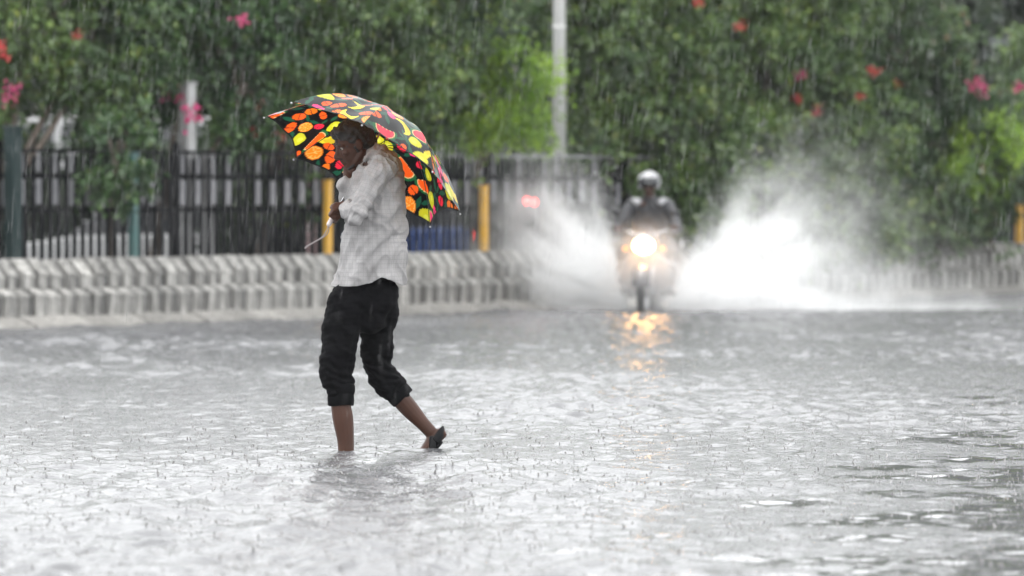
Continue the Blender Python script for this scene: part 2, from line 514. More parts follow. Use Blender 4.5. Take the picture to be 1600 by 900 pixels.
blocks = [water_block(-2.4, 2.4, 9.0, 17.0, 0.012, 0.020, 8000, 1, 0.85),
          water_block(-4.4, 4.4, 17.0, 33.0, 0.022, 0.040, 16000, 2),
          water_block(-6.6, 7.6, 33.0, 60.0, 0.035, 0.065, 14000, 3, 2.2)]
Vs, Fs, b0 = [], [], 0
for V_, F_ in blocks:
    Vs.append(V_); Fs.append(F_ + b0); b0 += len(V_)
flat = np.array([(-88, -18, -0.035), (88, -18, -0.035), (88, 150, -0.035), (-88, 150, -0.035)], float)
Vs.append(flat); Fs.append(np.array([[0, 1, 2, 3]]) + b0)
water = link_mesh('water', np_mesh('water', np.concatenate(Vs), np.concatenate(Fs), M['water'], True))
tag(water, kind='structure')

# little jets thrown up where raindrops hit the water
def raindrop_jets(n):
    g = np.random.default_rng(5)
    V, Fc = [], []
    k = 5
    w = np.arange(k) * 6.283 / k
    Ya = 9.3 + (46 - 9.3) * g.random(n) ** 1.2
    Xa = g.uniform(-1, 1, n) * (0.118 * Ya + 0.5)
    Za = water_h(Xa, Ya) - 0.004
    for i in range(n):
        X, Y, z0 = float(Xa[i]), float(Ya[i]), float(Za[i])
        h = min(0.015, 0.002 + g.exponential(0.0035)); r = g.uniform(0.002, 0.0055)
        lean = g.normal(size=2) * h * 0.4
        b = len(V)
        for q, (f, rr) in enumerate(((0, 1.9), (0.45, 0.75), (0.85, 0.9))):
            for a in w: V.append((X + lean[0] * f + r * rr * math.cos(a), Y + lean[1] * f + r * rr * math.sin(a), z0 + (h + 0.004) * f))
        V.append((X + lean[0], Y + lean[1], z0 + h + 0.004))
        for q in range(2):
            for a in range(k):
                Fc.append((b + q * k + a, b + q * k + (a + 1) % k, b + (q + 1) * k + (a + 1) % k, b + (q + 1) * k + a))
        for a in range(k): Fc.append((b + 2 * k + a, b + 2 * k + (a + 1) % k, b + 3 * k, b + 3 * k))
    tri = [f if f[2] != f[3] else f[:3] for f in Fc]
    me = bpy.data.meshes.new('raindrop_splashes'); me.from_pydata(V, [], tri); me.materials.append(M['jet']); shade(me)
    o = link_mesh('raindrop_splashes', me)
    tag(o, 'tiny jets thrown up by raindrops all over the flooded road', 'raindrop splashes', kind='stuff')
M['jet'] = mat('splash_water', (0.15, 0.145, 0.14), 0.1)
raindrop_jets(26000)

# ------------------------------------------------------------------ kerb wall
kw = empty('kerb_wall', kp(9, 0, -0.1))
tag(kw, 'low kerb wall of two courses of worn ribbed concrete stones beside the flooded road', 'kerb wall')
PIT = 0.212
def stone_mesh(name, prof_back, prof_rib, prof_cap, w=0.200, seed=0):
    """local axes: x along the wall, y away from the road, z up; rib on the left, recess on the right"""
    g = random.Random(seed); mb = MB()
    j = lambda p: [Vector((0, y + g.uniform(-.004, .004), z + g.uniform(-.005, .005))) for y, z in p]
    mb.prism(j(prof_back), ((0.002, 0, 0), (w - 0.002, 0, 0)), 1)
    rw = w * g.uniform(0.46, 0.54)
    mb.prism(j(prof_rib), ((0, 0, 0), (rw, 0, 0)), 0)
    mb.prism(j(prof_cap), ((0.0, 0, 0), (rw * 1.18, 0, 0)), 0)
    me = bpy.data.meshes.new(name); me.from_pydata(mb.v, [], mb.f)
    me.materials.append(M['stone']); me.materials.append(M['stone_shade_grime'])
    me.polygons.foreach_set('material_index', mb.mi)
    bm = bmesh.new(); bm.from_mesh(me); bmesh.ops.recalc_face_normals(bm, faces=bm.faces)
    bmesh.ops.bevel(bm, geom=[e for e in bm.edges if len(e.link_faces) == 2 and e.calc_face_angle(0) > 0.5], offset=0.006, segments=1, affect='EDGES', clamp_overlap=True)
    bm.to_mesh(me); bm.free()
    return me
# (y, z): y grows away from the road
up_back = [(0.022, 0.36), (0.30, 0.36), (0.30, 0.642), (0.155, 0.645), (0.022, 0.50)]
up_rib = [(0.0, 0.36), (0.05, 0.36), (0.05, 0.50), (0.0, 0.485)]
up_cap = [(0.0, 0.485), (0.03, 0.485), (0.17, 0.60), (0.32, 0.60), (0.32, 0.66), (0.15, 0.665), (-0.004, 0.515)]
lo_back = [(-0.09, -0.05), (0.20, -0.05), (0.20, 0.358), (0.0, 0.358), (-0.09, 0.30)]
lo_rib = [(-0.11, -0.05), (-0.06, -0.05), (-0.06, 0.31), (-0.11, 0.29)]
lo_cap = [(-0.112, 0.287), (-0.07, 0.287), (0.0, 0.34), (0.03, 0.34), (0.03, 0.372), (-0.005, 0.372), (-0.112, 0.315)]
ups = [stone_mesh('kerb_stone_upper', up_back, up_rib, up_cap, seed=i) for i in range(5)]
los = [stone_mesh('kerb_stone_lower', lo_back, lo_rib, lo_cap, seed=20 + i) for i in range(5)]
def apron_mesh(seed):
    mb = MB(); g = random.Random(seed)
    mb.prism([Vector((0, y, z)) for y, z in ((-0.40, -0.12), (-0.09, -0.12), (-0.09, 0.11 + g.uniform(-.01, .01)), (-0.14, 0.10), (-0.40, 0.005 + g.uniform(-.012, .01)))], ((0, 0, 0), (0.415, 0, 0)))
    me = bpy.data.meshes.new('apron_slab'); me.from_pydata(mb.v, [], mb.f); me.materials.append(M['apron'])
    bm = bmesh.new(); bm.from_mesh(me); bmesh.ops.recalc_face_normals(bm, faces=bm.faces)
    bmesh.ops.bevel(bm, geom=list(bm.edges), offset=0.01, segments=1, affect='EDGES', clamp_overlap=True); bm.to_mesh(me); bm.free()
    return me
aps = [apron_mesh(i) for i in range(4)]
g = random.Random(3)
def put_stone(name, me, t, dz=0.0):
    o = link_mesh(name, me, kw)
    o.location = kp(t + g.uniform(-.008, .008), g.uniform(-.009, .009), dz + g.uniform(-.007, .007)) - kw.location
    o.rotation_euler = (g.uniform(-.015, .015), g.uniform(-.012, .012), KROT + g.uniform(-.02, .02))
NK = 112
for i in range(NK):
    t = -2.0 + i * PIT
    put_stone('kerb_stone', g.choice(ups), t)
    put_stone('kerb_stone', g.choice(los), t + 0.06)
    if i % 2 == 0: put_stone('apron_slab', g.choice(aps), t)

# ------------------------------------------------------------------ iron fence
T0, T1 = -2.2, 21.6
FO = -0.42
fr = empty('iron_fence', kp(9, FO, 0.30))
tag(fr, 'black iron fence of upright bars with grey plates standing behind the kerb wall', 'fence')
def shared_box(name, d, m, bev=0.004):
    mb = MB().box((0, 0, 0), d); me = bpy.data.meshes.new(name); me.from_pydata(mb.v, [], mb.f); me.materials.append(m)
    bm = bmesh.new(); bm.from_mesh(me); bmesh.ops.bevel(bm, geom=list(bm.edges), offset=bev, segments=1, affect='EDGES', clamp_overlap=True); bm.to_mesh(me); bm.free()
    return me
def picket_mesh():
    mb = MB().box((0, 0, -0.02), (0.056, 0.022, 1.36))
    mb.add([(-0.028, -0.011, 0.66), (0.028, -0.011, 0.66), (0.028, 0.011, 0.66), (-0.028, 0.011, 0.66), (0, 0, 0.73)], [(0, 1, 4), (1, 2, 4), (2, 3, 4), (3, 0, 4)])
    me = bpy.data.meshes.new('picket'); me.from_pydata(mb.v, [], mb.f); me.materials.append(M['iron']); return me
pk, pl1, pl2 = picket_mesh(), shared_box('plate', (0.075, 0.012, 0.26), M['plate']), shared_box('plate_upper', (0.04, 0.012, 0.2), M['plate'])
n_p = int((T1 - T0) / 0.12)
for i in range(n_p):
    t = T0 + i * 0.12
    o = link_mesh('picket', pk, fr); o.location = kp(t, FO + g.uniform(-.004, .004), 1.0 + g.uniform(-.012, .012)) - fr.location
    o.rotation_euler = (0, g.uniform(-.01, .01), KROT)
    if i % 2 == 0 and g.random() < 0.86:
        o = link_mesh('plate', pl1, fr); o.location = kp(t + 0.06, FO + 0.012, 1.32 + g.uniform(-.012, .012)) - fr.location; o.rotation_euler = (0, 0, KROT)
        if g.random() < 0.6:
            o = link_mesh('plate', pl2, fr); o.location = kp(t + 0.06, FO + 0.012, 1.61 + g.uniform(-.01, .01)) - fr.location; o.rotation_euler = (0, 0, KROT)
npan = 9
for k in range(npan):
    a, b = T0 + (T1 - T0) * k / npan, T0 + (T1 - T0) * (k + 1) / npan
    for z in (0.55, 1.14, 1.485):
        o = link_mesh('rail', shared_box('rail', (b - a - 0.06, 0.03, 0.045), M['iron']), fr)
        o.location = kp((a + b) / 2, FO - 0.024, z) - fr.location; o.rotation_euler = (0, 0, KROT)
    o = link_mesh('top_rail', shared_box('top_rail', (b - a - 0.06, 0.035, 0.035), M['plate'] if k in (3, 4, 5) else M['iron']), fr)
    o.location = kp((a + b) / 2, FO - 0.03, 1.735) - fr.location; o.rotation_euler = (0, 0, KROT)
    o = link_mesh('post', shared_box('post', (0.07, 0.07, 1.55), M['iron']), fr)
    o.location = kp(a, FO - 0.03, 1.06) - fr.location; o.rotation_euler = (0, 0, KROT)

# ------------------------------------------------------------------ posts and lamp posts
def t_of(u):
    """distance along the kerb line seen at pixel column u"""
    k = (u - 800) / F
    a = KA + KN * FO
    return (k * a.y - a.x) / (KD.x - k * KD.y)
def square_post(name, u, z0, z1, w, m, off, label, cat, group=None, cap=True):
    t = t_of(u); p = kp(t, off, 0)
    r = empty(name, (p.x, p.y, z0), KROT)
    mb = MB().box((0, 0, (z1 - z0) / 2), (w, w, z1 - z0)); mb.build('shaft', m, r, bevel=0.006)
    if cap:
        MB().box((0, 0, z1 - z0 + 0.012), (w * 1.2, w * 1.2, 0.024)).build('cap', m, r, bevel=0.004)
    MB().box((0, 0, 0.01), (w * 1.9, w * 1.9, 0.02)).build('base_plate', M['galv'], r, bevel=0.003)
    tag(r, label, cat, group); return r
square_post('marker_post', 501, 0.30, 1.43, 0.07, M['yellow'], FO + 0.10, 'yellow post in front of the fence close beside the man with the umbrella', 'post', 'yellow posts along the fence')
square_post('marker_post', 745, 0.30, 1.38, 0.075, M['yellow'], FO + 0.10, 'yellow post against the fence behind the walking man', 'post', 'yellow posts along the fence')
square_post('marker_post', 1566, 0.64, 1.14, 0.085, M['yellow'], -0.16, 'yellow post by the far end of the kerb wall past the spray', 'post', 'yellow posts along the fence')
square_post('steel_post', 318, 0.30, 2.45, 0.13, M['galv'], FO - 0.22, 'tall pale grey square post rising above the fence top', 'post')
square_post('steel_post', 350, 0.30, 1.72, 0.12, M['galv'], FO - 0.20, 'short pale grey square post level with the fence top', 'post')
square_post('teal_post', 10, 0.30, 1.95, 0.13, mat('blackish_teal_paint', (0.010, 0.022, 0.022), 0.6, spec=0.2), FO + 0.09, 'broad dark teal post rising into the sprawling bougainvillea', 'post')
square_post('teal_post', 198, 0.30, 1.70, 0.08, M['teal'], FO + 0.09, 'dark teal post against the fence near the white car', 'post')
square_post('teal_post', 516, 0.30, 1.30, 0.07, M['teal'], FO - 0.12, 'dark teal post standing right beside a yellow post', 'post')

M['lamp_paint'] = mat('pale_grey_paint', (0.62, 0.62, 0.61), 0.45, var=0.12, scale=3)
for u_, v_, lab in ((821, 314, 'small lit red lamp on the fence, the one nearer the yellow post'), (833, 316, 'small lit red lamp on the fence, the one nearer the tall lamp post')):
    t = t_of(u_); p = kp(t, FO + 0.05, 0); q = at(u_, v_, p.y)
    e = empty('red_lamp', q, KROT)
    MB().ball((0, -0.02, 0), (0.045, 0.03, 0.045), 14, 10).build('lens', M['taillight'], e, smooth=True)
    MB().cyl((0, 0.06, 0), (0, -0.02, 0), 0.036, n=12).build('housing', M['black_plastic'], e)
    tag(e, lab, 'lamp', 'red lamps on the fence')
def lamp_post(u, Y, r, label, z0=0.30, H=8.5):
    p = at(u, 300, Y)
    e = empty('lamp_post', (p.x, Y, z0))
    MB().cyl((0, 0, 0), (0, 0, 0.9), r * 1.45, r * 1.40, 16).build('base_sleeve', M['lamp_paint'], e, smooth=False)
    MB().cyl((0, 0, 0.9), (0, 0, H), r * 1.08, r * 0.7, 16).build('shaft', M['lamp_paint'], e, smooth=True)
    MB().torus((0, 0, 2.95), (0, 0, 1), r * 1.02, 0.012, 20, 6).build('band', M['lamp_paint'], e, smooth=True)
    MB().tube([(0, 0, H - 0.1), (0.2, -0.5, H + 0.25), (0.5, -1.4, H + 0.4)], [r * 0.6, r * 0.5, r * 0.4], 10).build('arm', M['lamp_paint'], e, smooth=True)
    MB().box((0.56, -1.6, H + 0.4), (0.28, 0.6, 0.12)).build('lamp_head', M['lamp_paint'], e, bevel=0.03)
    tag(e, label, 'lamp post'); return e
lamp_post(874, 52.4, 0.074, 'tall pale grey lamp post rising out of the splash beside the motorcycle')
lamp_post(1249, 64, 0.055, 'thin grey lamp post half hidden behind the flowering hedge', z0=-0.1)
lamp_post(1451, 66, 0.055, 'thin grey lamp post by the dark building behind the hedge', z0=-0.1)

# ------------------------------------------------------------------ vegetation
def unit(a): return a / np.maximum(np.linalg.norm(a, axis=-1, keepdims=True), 1e-9)
def foliage(lobes, n_sprig, per, L, W, seed, spread=0.26, gap=0.0, droop=0.25, shell=0.45, face=0.0, zmin=None):
    """leaf mesh arrays; lobes: (centre, radii)"""
    g = np.random.default_rng(seed)
    C = np.array([l[0] for l in lobes], float); Rr = np.array([l[1] for l in lobes], float)
    vol = Rr.prod(1) ** 0.75; pick = g.choice(len(lobes), size=n_sprig, p=vol / vol.sum())
    d = unit(g.normal(size=(n_sprig, 3)))
    r = shell + (1 - shell) * g.random(n_sprig) ** 0.7
    r = np.where(g.random(n_sprig) < 0.10, r * g.uniform(1.0, 1.22, n_sprig), r)
    P = C[pick] + d * Rr[pick] * r[:, None]
    P += 0.10 * np.stack([waves(P, seed + k, 8, 0.7) for k in range(3)], -1)
    keep = waves(P, seed + 9, 12, 0.75) > gap
    if zmin is not None: keep &= P[:, 2] > zmin
    P, d, pick = P[keep], d[keep], pick[keep]
    out_d = unit(d * 1.0 + g.normal(size=d.shape) * 0.55 + np.array([0, 0, 0.15 - droop]))
    n = len(P) * per
    i = np.repeat(np.arange(len(P)), per)
    t = g.random(n)
    base = P[i] + out_d[i] * (t * spread)[:, None] + g.normal(size=(n, 3)) * 0.035 - np.array([0, 0, 1]) * (droop * spread * t ** 2)[:, None]
    ax = unit(out_d[i] * 0.55 + g.normal(size=(n, 3)) * 0.75 + np.array([0, 0, -droop]))
    nrm = unit(g.normal(size=(n, 3)) * 0.8 + out_d[i] * 0.4 + np.array([0, -face, 0.55]))
    sd_ = unit(np.cross(ax, nrm)); nn = np.cross(sd_, ax)
    ll = (L * g.uniform(0.65, 1.25, n))[:, None]; ww = (W * g.uniform(0.7, 1.2, n))[:, None]
    v0 = base; v2 = base + ax * ll - nn * ll * 0.12
    v1 = base + ax * ll * 0.45 + sd_ * ww * 0.5 + nn * ww * 0.18
    v3 = base + ax * ll * 0.45 - sd_ * ww * 0.5 + nn * ww * 0.18
    V = np.stack([v0, v1, v2, v3], 1).reshape(-1, 3)
    q = np.arange(n) * 4
    Fc = np.concatenate([np.stack([q, q + 1, q + 2], -1), np.stack([q, q + 2, q + 3], -1)], 1).reshape(-1, 3)
    return V, Fc

GREENS = {
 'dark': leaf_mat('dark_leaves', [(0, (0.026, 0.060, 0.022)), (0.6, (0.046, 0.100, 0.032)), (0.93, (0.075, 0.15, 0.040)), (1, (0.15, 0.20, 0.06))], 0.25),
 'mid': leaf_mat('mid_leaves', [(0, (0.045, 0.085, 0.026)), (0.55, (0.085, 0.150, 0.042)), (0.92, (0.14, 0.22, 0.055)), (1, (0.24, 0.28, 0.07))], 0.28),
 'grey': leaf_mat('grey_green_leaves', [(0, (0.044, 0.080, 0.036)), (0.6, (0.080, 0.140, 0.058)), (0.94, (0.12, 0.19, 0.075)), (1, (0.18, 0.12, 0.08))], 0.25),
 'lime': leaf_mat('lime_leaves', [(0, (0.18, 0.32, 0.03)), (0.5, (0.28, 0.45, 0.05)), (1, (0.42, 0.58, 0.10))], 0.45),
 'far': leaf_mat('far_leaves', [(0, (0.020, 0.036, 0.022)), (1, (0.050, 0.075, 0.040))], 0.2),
}
def flower_mesh(seed, m):
    V, Fc = foliage([((0, 0, 0), (0.045, 0.045, 0.04))], 9, 4, 0.045, 0.040, seed, spread=0.03, gap=-9, droop=0.0, shell=0.2)
    return np_mesh('flower_cluster', V, Fc, m)
FL = [flower_mesh(i, M['petal']) for i in range(3)] + [flower_mesh(9 + i, M['petal_red']) for i in range(2)]

def shrub(name, base, lobes, n_sprig, green, label, cat='bush', per=12, L=0.098, W=0.060, seed=1, flowers=(), gap=-0.55, droop=0.3, trunk_r=0.06, group=None, shell=0.45, spread=0.26, zmin=None):
    """base: where the trunk stands; lobes: (u, v, Y, half width, half depth, half height in metres)"""
    b = Vector(base); r = empty(name, b)
    lb = [(tuple(at(u, v, Y) - b), (rx, ry, rz)) for u, v, Y, rx, ry, rz in lobes]
    V, Fc = foliage(lb, n_sprig, per, L, W, seed, gap=gap, droop=droop, shell=shell, spread=spread, zmin=zmin)
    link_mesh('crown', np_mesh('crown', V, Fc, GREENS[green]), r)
    g2 = random.Random(seed); mb = MB()
    top = sum((Vector(l[0]) for l in lb), Vector()) / len(lb)
    fork = Vector((top.x * 0.25, top.y * 0.25, max(0.35, top.z * 0.35)))
    mb.tube([(0, 0, -0.05), fork * 0.5 + Vector((g2.uniform(-.06, .06), g2.uniform(-.06, .06), 0)), fork], [trunk_r * 1.2, trunk_r, trunk_r * 0.85], 9)
    for c, rr in lb:
        c = Vector(c); mid = (fork + c) * 0.5 + Vector((g2.uniform(-.15, .15), g2.uniform(-.15, .15), g2.uniform(-.1, .2)))
        mb.tube([fork, mid, c], [trunk_r * 0.7, trunk_r * 0.5, trunk_r * 0.3], 7)
        for k in range(4):
            e = c + Vector((g2.uniform(-1, 1) * rr[0], g2.uniform(-1, 1) * rr[1], g2.uniform(-.6, 1) * rr[2])) * 0.85
            mb.tube([mid * 0.3 + c * 0.7, (c + e) * 0.5 + Vector((0, 0, 0.08)), e], [trunk_r * 0.35, trunk_r * 0.22, trunk_r * 0.1], 5, sub=3)
    mb.build('trunk', M['bark'], r, smooth=True)
    for i, (u, v, Y, s, k) in enumerate(flowers):
        o = link_mesh('flower_cluster', FL[k], r); o['kind'] = 'stuff'; o.location = at(u, v, Y) - b; o.scale = (s * .72,) * 3; o.rotation_euler = (i, i * 2.1, i * 1.3)
    tag(r, label, cat, group); return r

def vb(u, off):
    p = kp(t_of(u), off, 0.30); return p

# left: bougainvillea hanging over the fence
shrub('bougainvillea_bush', vb(40, -0.9),
      [(-60, 60, 46.0, 1.0, 0.6, 1.1), (60, 70, 46.2, 0.9, 0.6, 0.8), (150, 30, 46.6, 0.9, 0.6, 0.9), (130, 120, 46.2, 0.6, 0.5, 0.35), (30, -80, 46.6, 1.6, 0.8, 0.8)], 3300, 'mid',
      'sprawling bougainvillea bush over the fence above the white car', seed=21, gap=0.15,
      flowers=[(4, 116, 45.3, 1.6, 3), (103, 58, 45.5, 0.7, 3), (10, 122, 45.2, 1.2, 0)])
shrub('bougainvillea_bush', vb(195, -0.7),
      [(190, 120, 46.6, 0.50, 0.5, 0.8), (190, 190, 46.5, 0.32, 0.35, 0.45), (210, 20, 46.8, 0.6, 0.5, 0.7), (178, 255, 45.1, 0.17, 0.18, 0.36)], 1900, 'dark',
      'dark drooping bush hanging low over the iron fence near the teal post', seed=23, gap=-0.25)
shrub('bougainvillea_bush', vb(300, -1.0),
      [(270, 60, 47.6, 0.75, 0.6, 0.65), (330, 60, 47.6, 0.7, 0.6, 0.8), (300, -60, 47.8, 1.2, 0.8, 0.8), (385, 130, 47.4, 0.45, 0.5, 0.75)], 2600, 'dark',
      'bougainvillea bush with bright pink flower clusters behind the tall grey post', seed=25, gap=-0.05,
      flowers=[(294, 158, 46.6, 1.5, 0), (326, 164, 46.5, 1.7, 1), (305, 178, 46.7, 0.9, 2), (391, 46, 46.7, 1.1, 1)])
shrub('dense_bush', vb(470, -1.1),
      [(430, 80, 48.4, 0.8, 0.7, 0.9), (520, 60, 48.6, 0.85, 0.7, 1.0), (600, 100, 49.0, 0.8, 0.7, 0.8), (480, -60, 48.8, 1.5, 0.8, 0.8), (440, 230, 48.2, 0.40, 0.4, 0.65)], 4200, 'mid',
      'big dense bush rising behind the man with the umbrella', seed=27, gap=-0.3,
      flowers=[(412, 188, 47.4, 1.0, 3), (424, 216, 47.4, 1.0, 4), (404, 214, 47.4, 0.8, 3)])
shrub('dense_bush', vb(660, -1.4),
      [(640, 60, 49.9, 0.75, 0.7, 1.0), (710, 90, 50.3, 0.55, 0.6, 0.75), (650, -70, 50.1, 1.2, 0.8, 0.8), (640, 170, 49.8, 0.5, 0.4, 0.35)], 2900, 'grey',
      'greyish green bush between the big dense bush and the lime sapling', seed=29, gap=-0.1)
# lime sapling: arching branches with rows of leaflets
def sapling(name, base, tips, label, green='lime', L=0.085, W=0.034, seed=1, per=70, thick=0.012):
    b = Vector(base); r = empty(name, b); g2 = np.random.default_rng(seed)
    mb = MB(); Vv, Ff, n0 = [], [], 0
    for path in tips:
        pts = [at(*p) - b for p in path]
        mb.tube(pts, [thick * (1 - 0.8 * i / (len(pts) - 1)) for i in range(len(pts))], 6)
        C = catmull(pts, 14); n = len(C)
        for k in range(per):
            s = (0.25 + 0.75 * g2.random()) * (n - 1); i = min(int(s), n - 2); p = C[i].lerp(C[i + 1], s - i)
            t = (C[i + 1] - C[i]).normalized()
            side = unit(g2.normal(size=3)); side = side - np.array(t) * float(np.dot(side, t)); side = unit(side)
            lobes = [(tuple(np.array(p) + side * 0.05), (0.05, 0.05, 0.04))]
            V_, F_ = foliage(lobes, 2, 4, L, W, int(g2.integers(1e6)), spread=0.10, gap=-9, droop=0.25, shell=0.1)
            Vv.append(V_); Ff.append(F_ + n0); n0 += len(V_)
    mb.build('stem', M['bark'], r, smooth=True)
    link_mesh('crown', np_mesh('crown', np.concatenate(Vv), np.concatenate(Ff), GREENS[green]), r)
    tag(r, label, 'sapling'); return r
Ys = 50.3
sapling('lime_sapling', vb(735, -0.75), [
    [(745, 396, 50.9), (742, 250, Ys), (740, 120, Ys), (735, 20, Ys - .1)],
    [(742, 260, Ys), (765, 180, Ys - .1), (790, 90, Ys - .2), (806, 62, Ys - .2)],
    [(742, 270, Ys), (775, 190, Ys - .1), (820, 130, Ys - .2), (866, 108, Ys - .3)],
    [(742, 280, Ys), (780, 200, Ys), (825, 165, Ys - .2), (868, 140, Ys - .3)],
    [(742, 280, Ys), (790, 200, Ys), (830, 195, Ys - .2), (850, 222, Ys - .3)],
    [(742, 240, Ys), (728, 190, Ys), (715, 195, Ys - .1), (702, 205, Ys - .2)],
    [(742, 220, Ys), (755, 150, Ys - .1), (770, 90, Ys - .2), (762, 20, Ys - .2)],
    [(742, 200, Ys), (725, 120, Ys), (722, 60, Ys - .1), (735, -20, Ys - .1)],
    [(742, 260, Ys), (765, 200, Ys - .1), (785, 185, Ys - .3), (800, 180, Ys - .3)]],
    'lime green sapling with arching leafy shoots left of the grey lamp post', seed=5, per=58)
# right: the long flowering hedge
shrub('flowering_hedge', vb(960, -0.7),
      [(930, 60, 53.2, 0.75, 0.7, 0.9), (1010, 90, 53.5, 0.9, 0.7, 1.0), (960, 230, 53.0, 0.75, 0.6, 0.9), (1060, 240, 53.6, 0.8, 0.6, 0.95), (980, -70, 53.6, 1.4, 0.8, 0.8), (1000, 330, 53.2, 0.9, 0.5, 0.45), (900, 300, 52.6, 0.25, 0.3, 0.7)], 5600, 'mid',
      'tall dense hedge directly behind the helmeted rider', seed=31, gap=-0.4,
      flowers=[(1092, 20, 52.6, 0.9, 3), (1136, 44, 52.8, 0.9, 3)])
shrub('flowering_hedge', vb(1200, -0.7),
      [(1150, 80, 55.2, 0.9, 0.7, 1.0), (1240, 110, 55.6, 0.9, 0.7, 0.9), (1170, 240, 55.0, 0.85, 0.6, 0.9), (1290, 240, 55.6, 0.95, 0.6, 0.95), (1220, -60, 55.8, 1.5, 0.8, 0.8), (1230, 330, 55.2, 1.0, 0.5, 0.5), (1330, 340, 55.8, 0.7, 0.5, 0.5)], 5800, 'mid',
      'long flowering hedge with scattered pink blooms behind the spray plume', seed=33, gap=-0.4,
      flowers=[(1240, 106, 54.7, 1.1, 1), (1150, 278, 54.3, 1.0, 1), (1254, 160, 54.7, 0.8, 3), (1275, 164, 54.7, 0.9, 4), (1347, 112, 55.0, 1.0, 3), (1357, 144, 55.0, 0.8, 3), (1140, 170, 54.4, 0.7, 4)])
shrub('flowering_hedge', vb(1450, -0.7),
      [(1400, 110, 57.6, 0.9, 0.7, 0.9), (1470, 190, 57.8, 0.9, 0.7, 0.75), (1400, 270, 57.2, 0.9, 0.6, 0.85), (1505, 290, 57.8, 0.55, 0.6, 0.6), (1390, -30, 58.0, 0.8, 0.8, 0.7), (1570, 200, 58.3, 0.7, 0.6, 0.65), (1440, 350, 57.4, 1.0, 0.5, 0.38)], 5200, 'grey',
      'grey green hedge with deep pink flowers at the far end of the wall', seed=35, gap=-0.35,
      flowers=[(1510, 116, 57.0, 1.5, 1), (1535, 150, 57.1, 1.1, 0), (1596, 146, 57.4, 1.0, 2), (1394, 118, 56.8, 0.7, 3)])
shrub('flowering_hedge', vb(1690, -0.9),
      [(1650, 180, 60.0, 0.8, 0.7, 0.9), (1720, 240, 60.4, 1.0, 0.7, 0.9), (1640, 90, 60.6, 0.5, 0.6, 0.5)], 1900, 'mid', 'hedge bush past the yellow post at the far end of the wall', seed=37, gap=-0.7)
sapling('lime_sapling', vb(1545, -0.15), [
    [(1550, 396, 58.4), (1545, 300, 58.0), (1520, 215, 57.3), (1488, 200, 57.1)],
    [(1545, 310, 58.0), (1540, 230, 57.4), (1560, 195, 57.1), (1578, 188, 57.0)],
    [(1545, 320, 58.0), (1530, 270, 57.3), (1500, 258, 57.0), (1485, 265, 57.0)],
    [(1545, 320, 58.0), (1560, 260, 57.3), (1580, 228, 57.0), (1595, 224, 57.0)],
    [(1545, 320, 58.0), (1535, 285, 57.3), (1515, 285, 57.0), (1500, 290, 57.0)]],
    'small lime shoots sticking out of the grey green hedge', seed=8, per=40)
# low dark shrubs behind the fence and far trees that close the view
for i, (u, v, Y, rx, rz, lab) in enumerate([
    (20, 300, 66, 1.5, 0.85, 'low dark shrub standing behind the white car bonnet'),
    (210, 300, 66, 1.4, 0.80, 'low dark shrub behind the teal post and the white car'),
    (360, 300, 64, 1.1, 0.85, 'low dark shrub behind the short pale grey post'),
    (430, 315, 52, 0.6, 0.55, 'low dark shrub pressed against the fence near the yellow post'),
    (560, 300, 73, 1.4, 1.0, 'low dark shrub behind the blue car and the walking man'),
    (690, 310, 75, 1.0, 0.9, 'low dark shrub behind the plastered pillar'),
    (830, 320, 69, 0.8, 0.8, 'low dark shrub beside the dark grey van')]):
    p = at(u, 300, Y)
    shrub('dark_shrub', (p.x, p.y, -0.1), [(u - 25, v, Y, rx * 0.7, 0.5, rz), (u + 45, v + 8, Y + .2, rx * 0.7, 0.5, rz * 0.9)], 1100, 'far', lab, seed=50 + i, gap=-0.9, L=0.11, W=0.07, group='low shrubs behind the fence')
for i, (u, v, Y, rx, rz, lab) in enumerate([
    (120, 30, 84, 2.2, 1.7, 'far dark tree beyond the road above the bus'),
    (420, 60, 88, 2.2, 2.2, 'far dark tree beyond the big dense bush'),
    (700, 30, 90, 2.2, 2.0, 'far dark tree beyond the lime sapling'),
    (900, 100, 86, 2.0, 2.6, 'far dark tree beyond the tall lamp post'),
    (1150, 60, 92, 2.4, 2.6, 'far dark tree beyond the long flowering hedge'),
    (1400, 160, 92, 2.4, 2.2, 'far dark tree in front of the dark building')]):
    p = at(u, 300, Y)
    shrub('far_tree', (p.x, p.y, -0.1), [(u, v, Y, rx, 1.4, rz), (u - 90, v + 60, Y - .5, rx * 0.7, 1, rz * 0.6), (u + 100, v + 40, Y + .4, rx * 0.7, 1, rz * 0.7), (u, v - 150, Y, rx * 1.1, 1.4, rz * .9)], 2200, 'far', lab, 'tree', seed=70 + i, gap=-0.9, L=0.20, W=0.13, trunk_r=0.16, group='far trees beyond the fence')

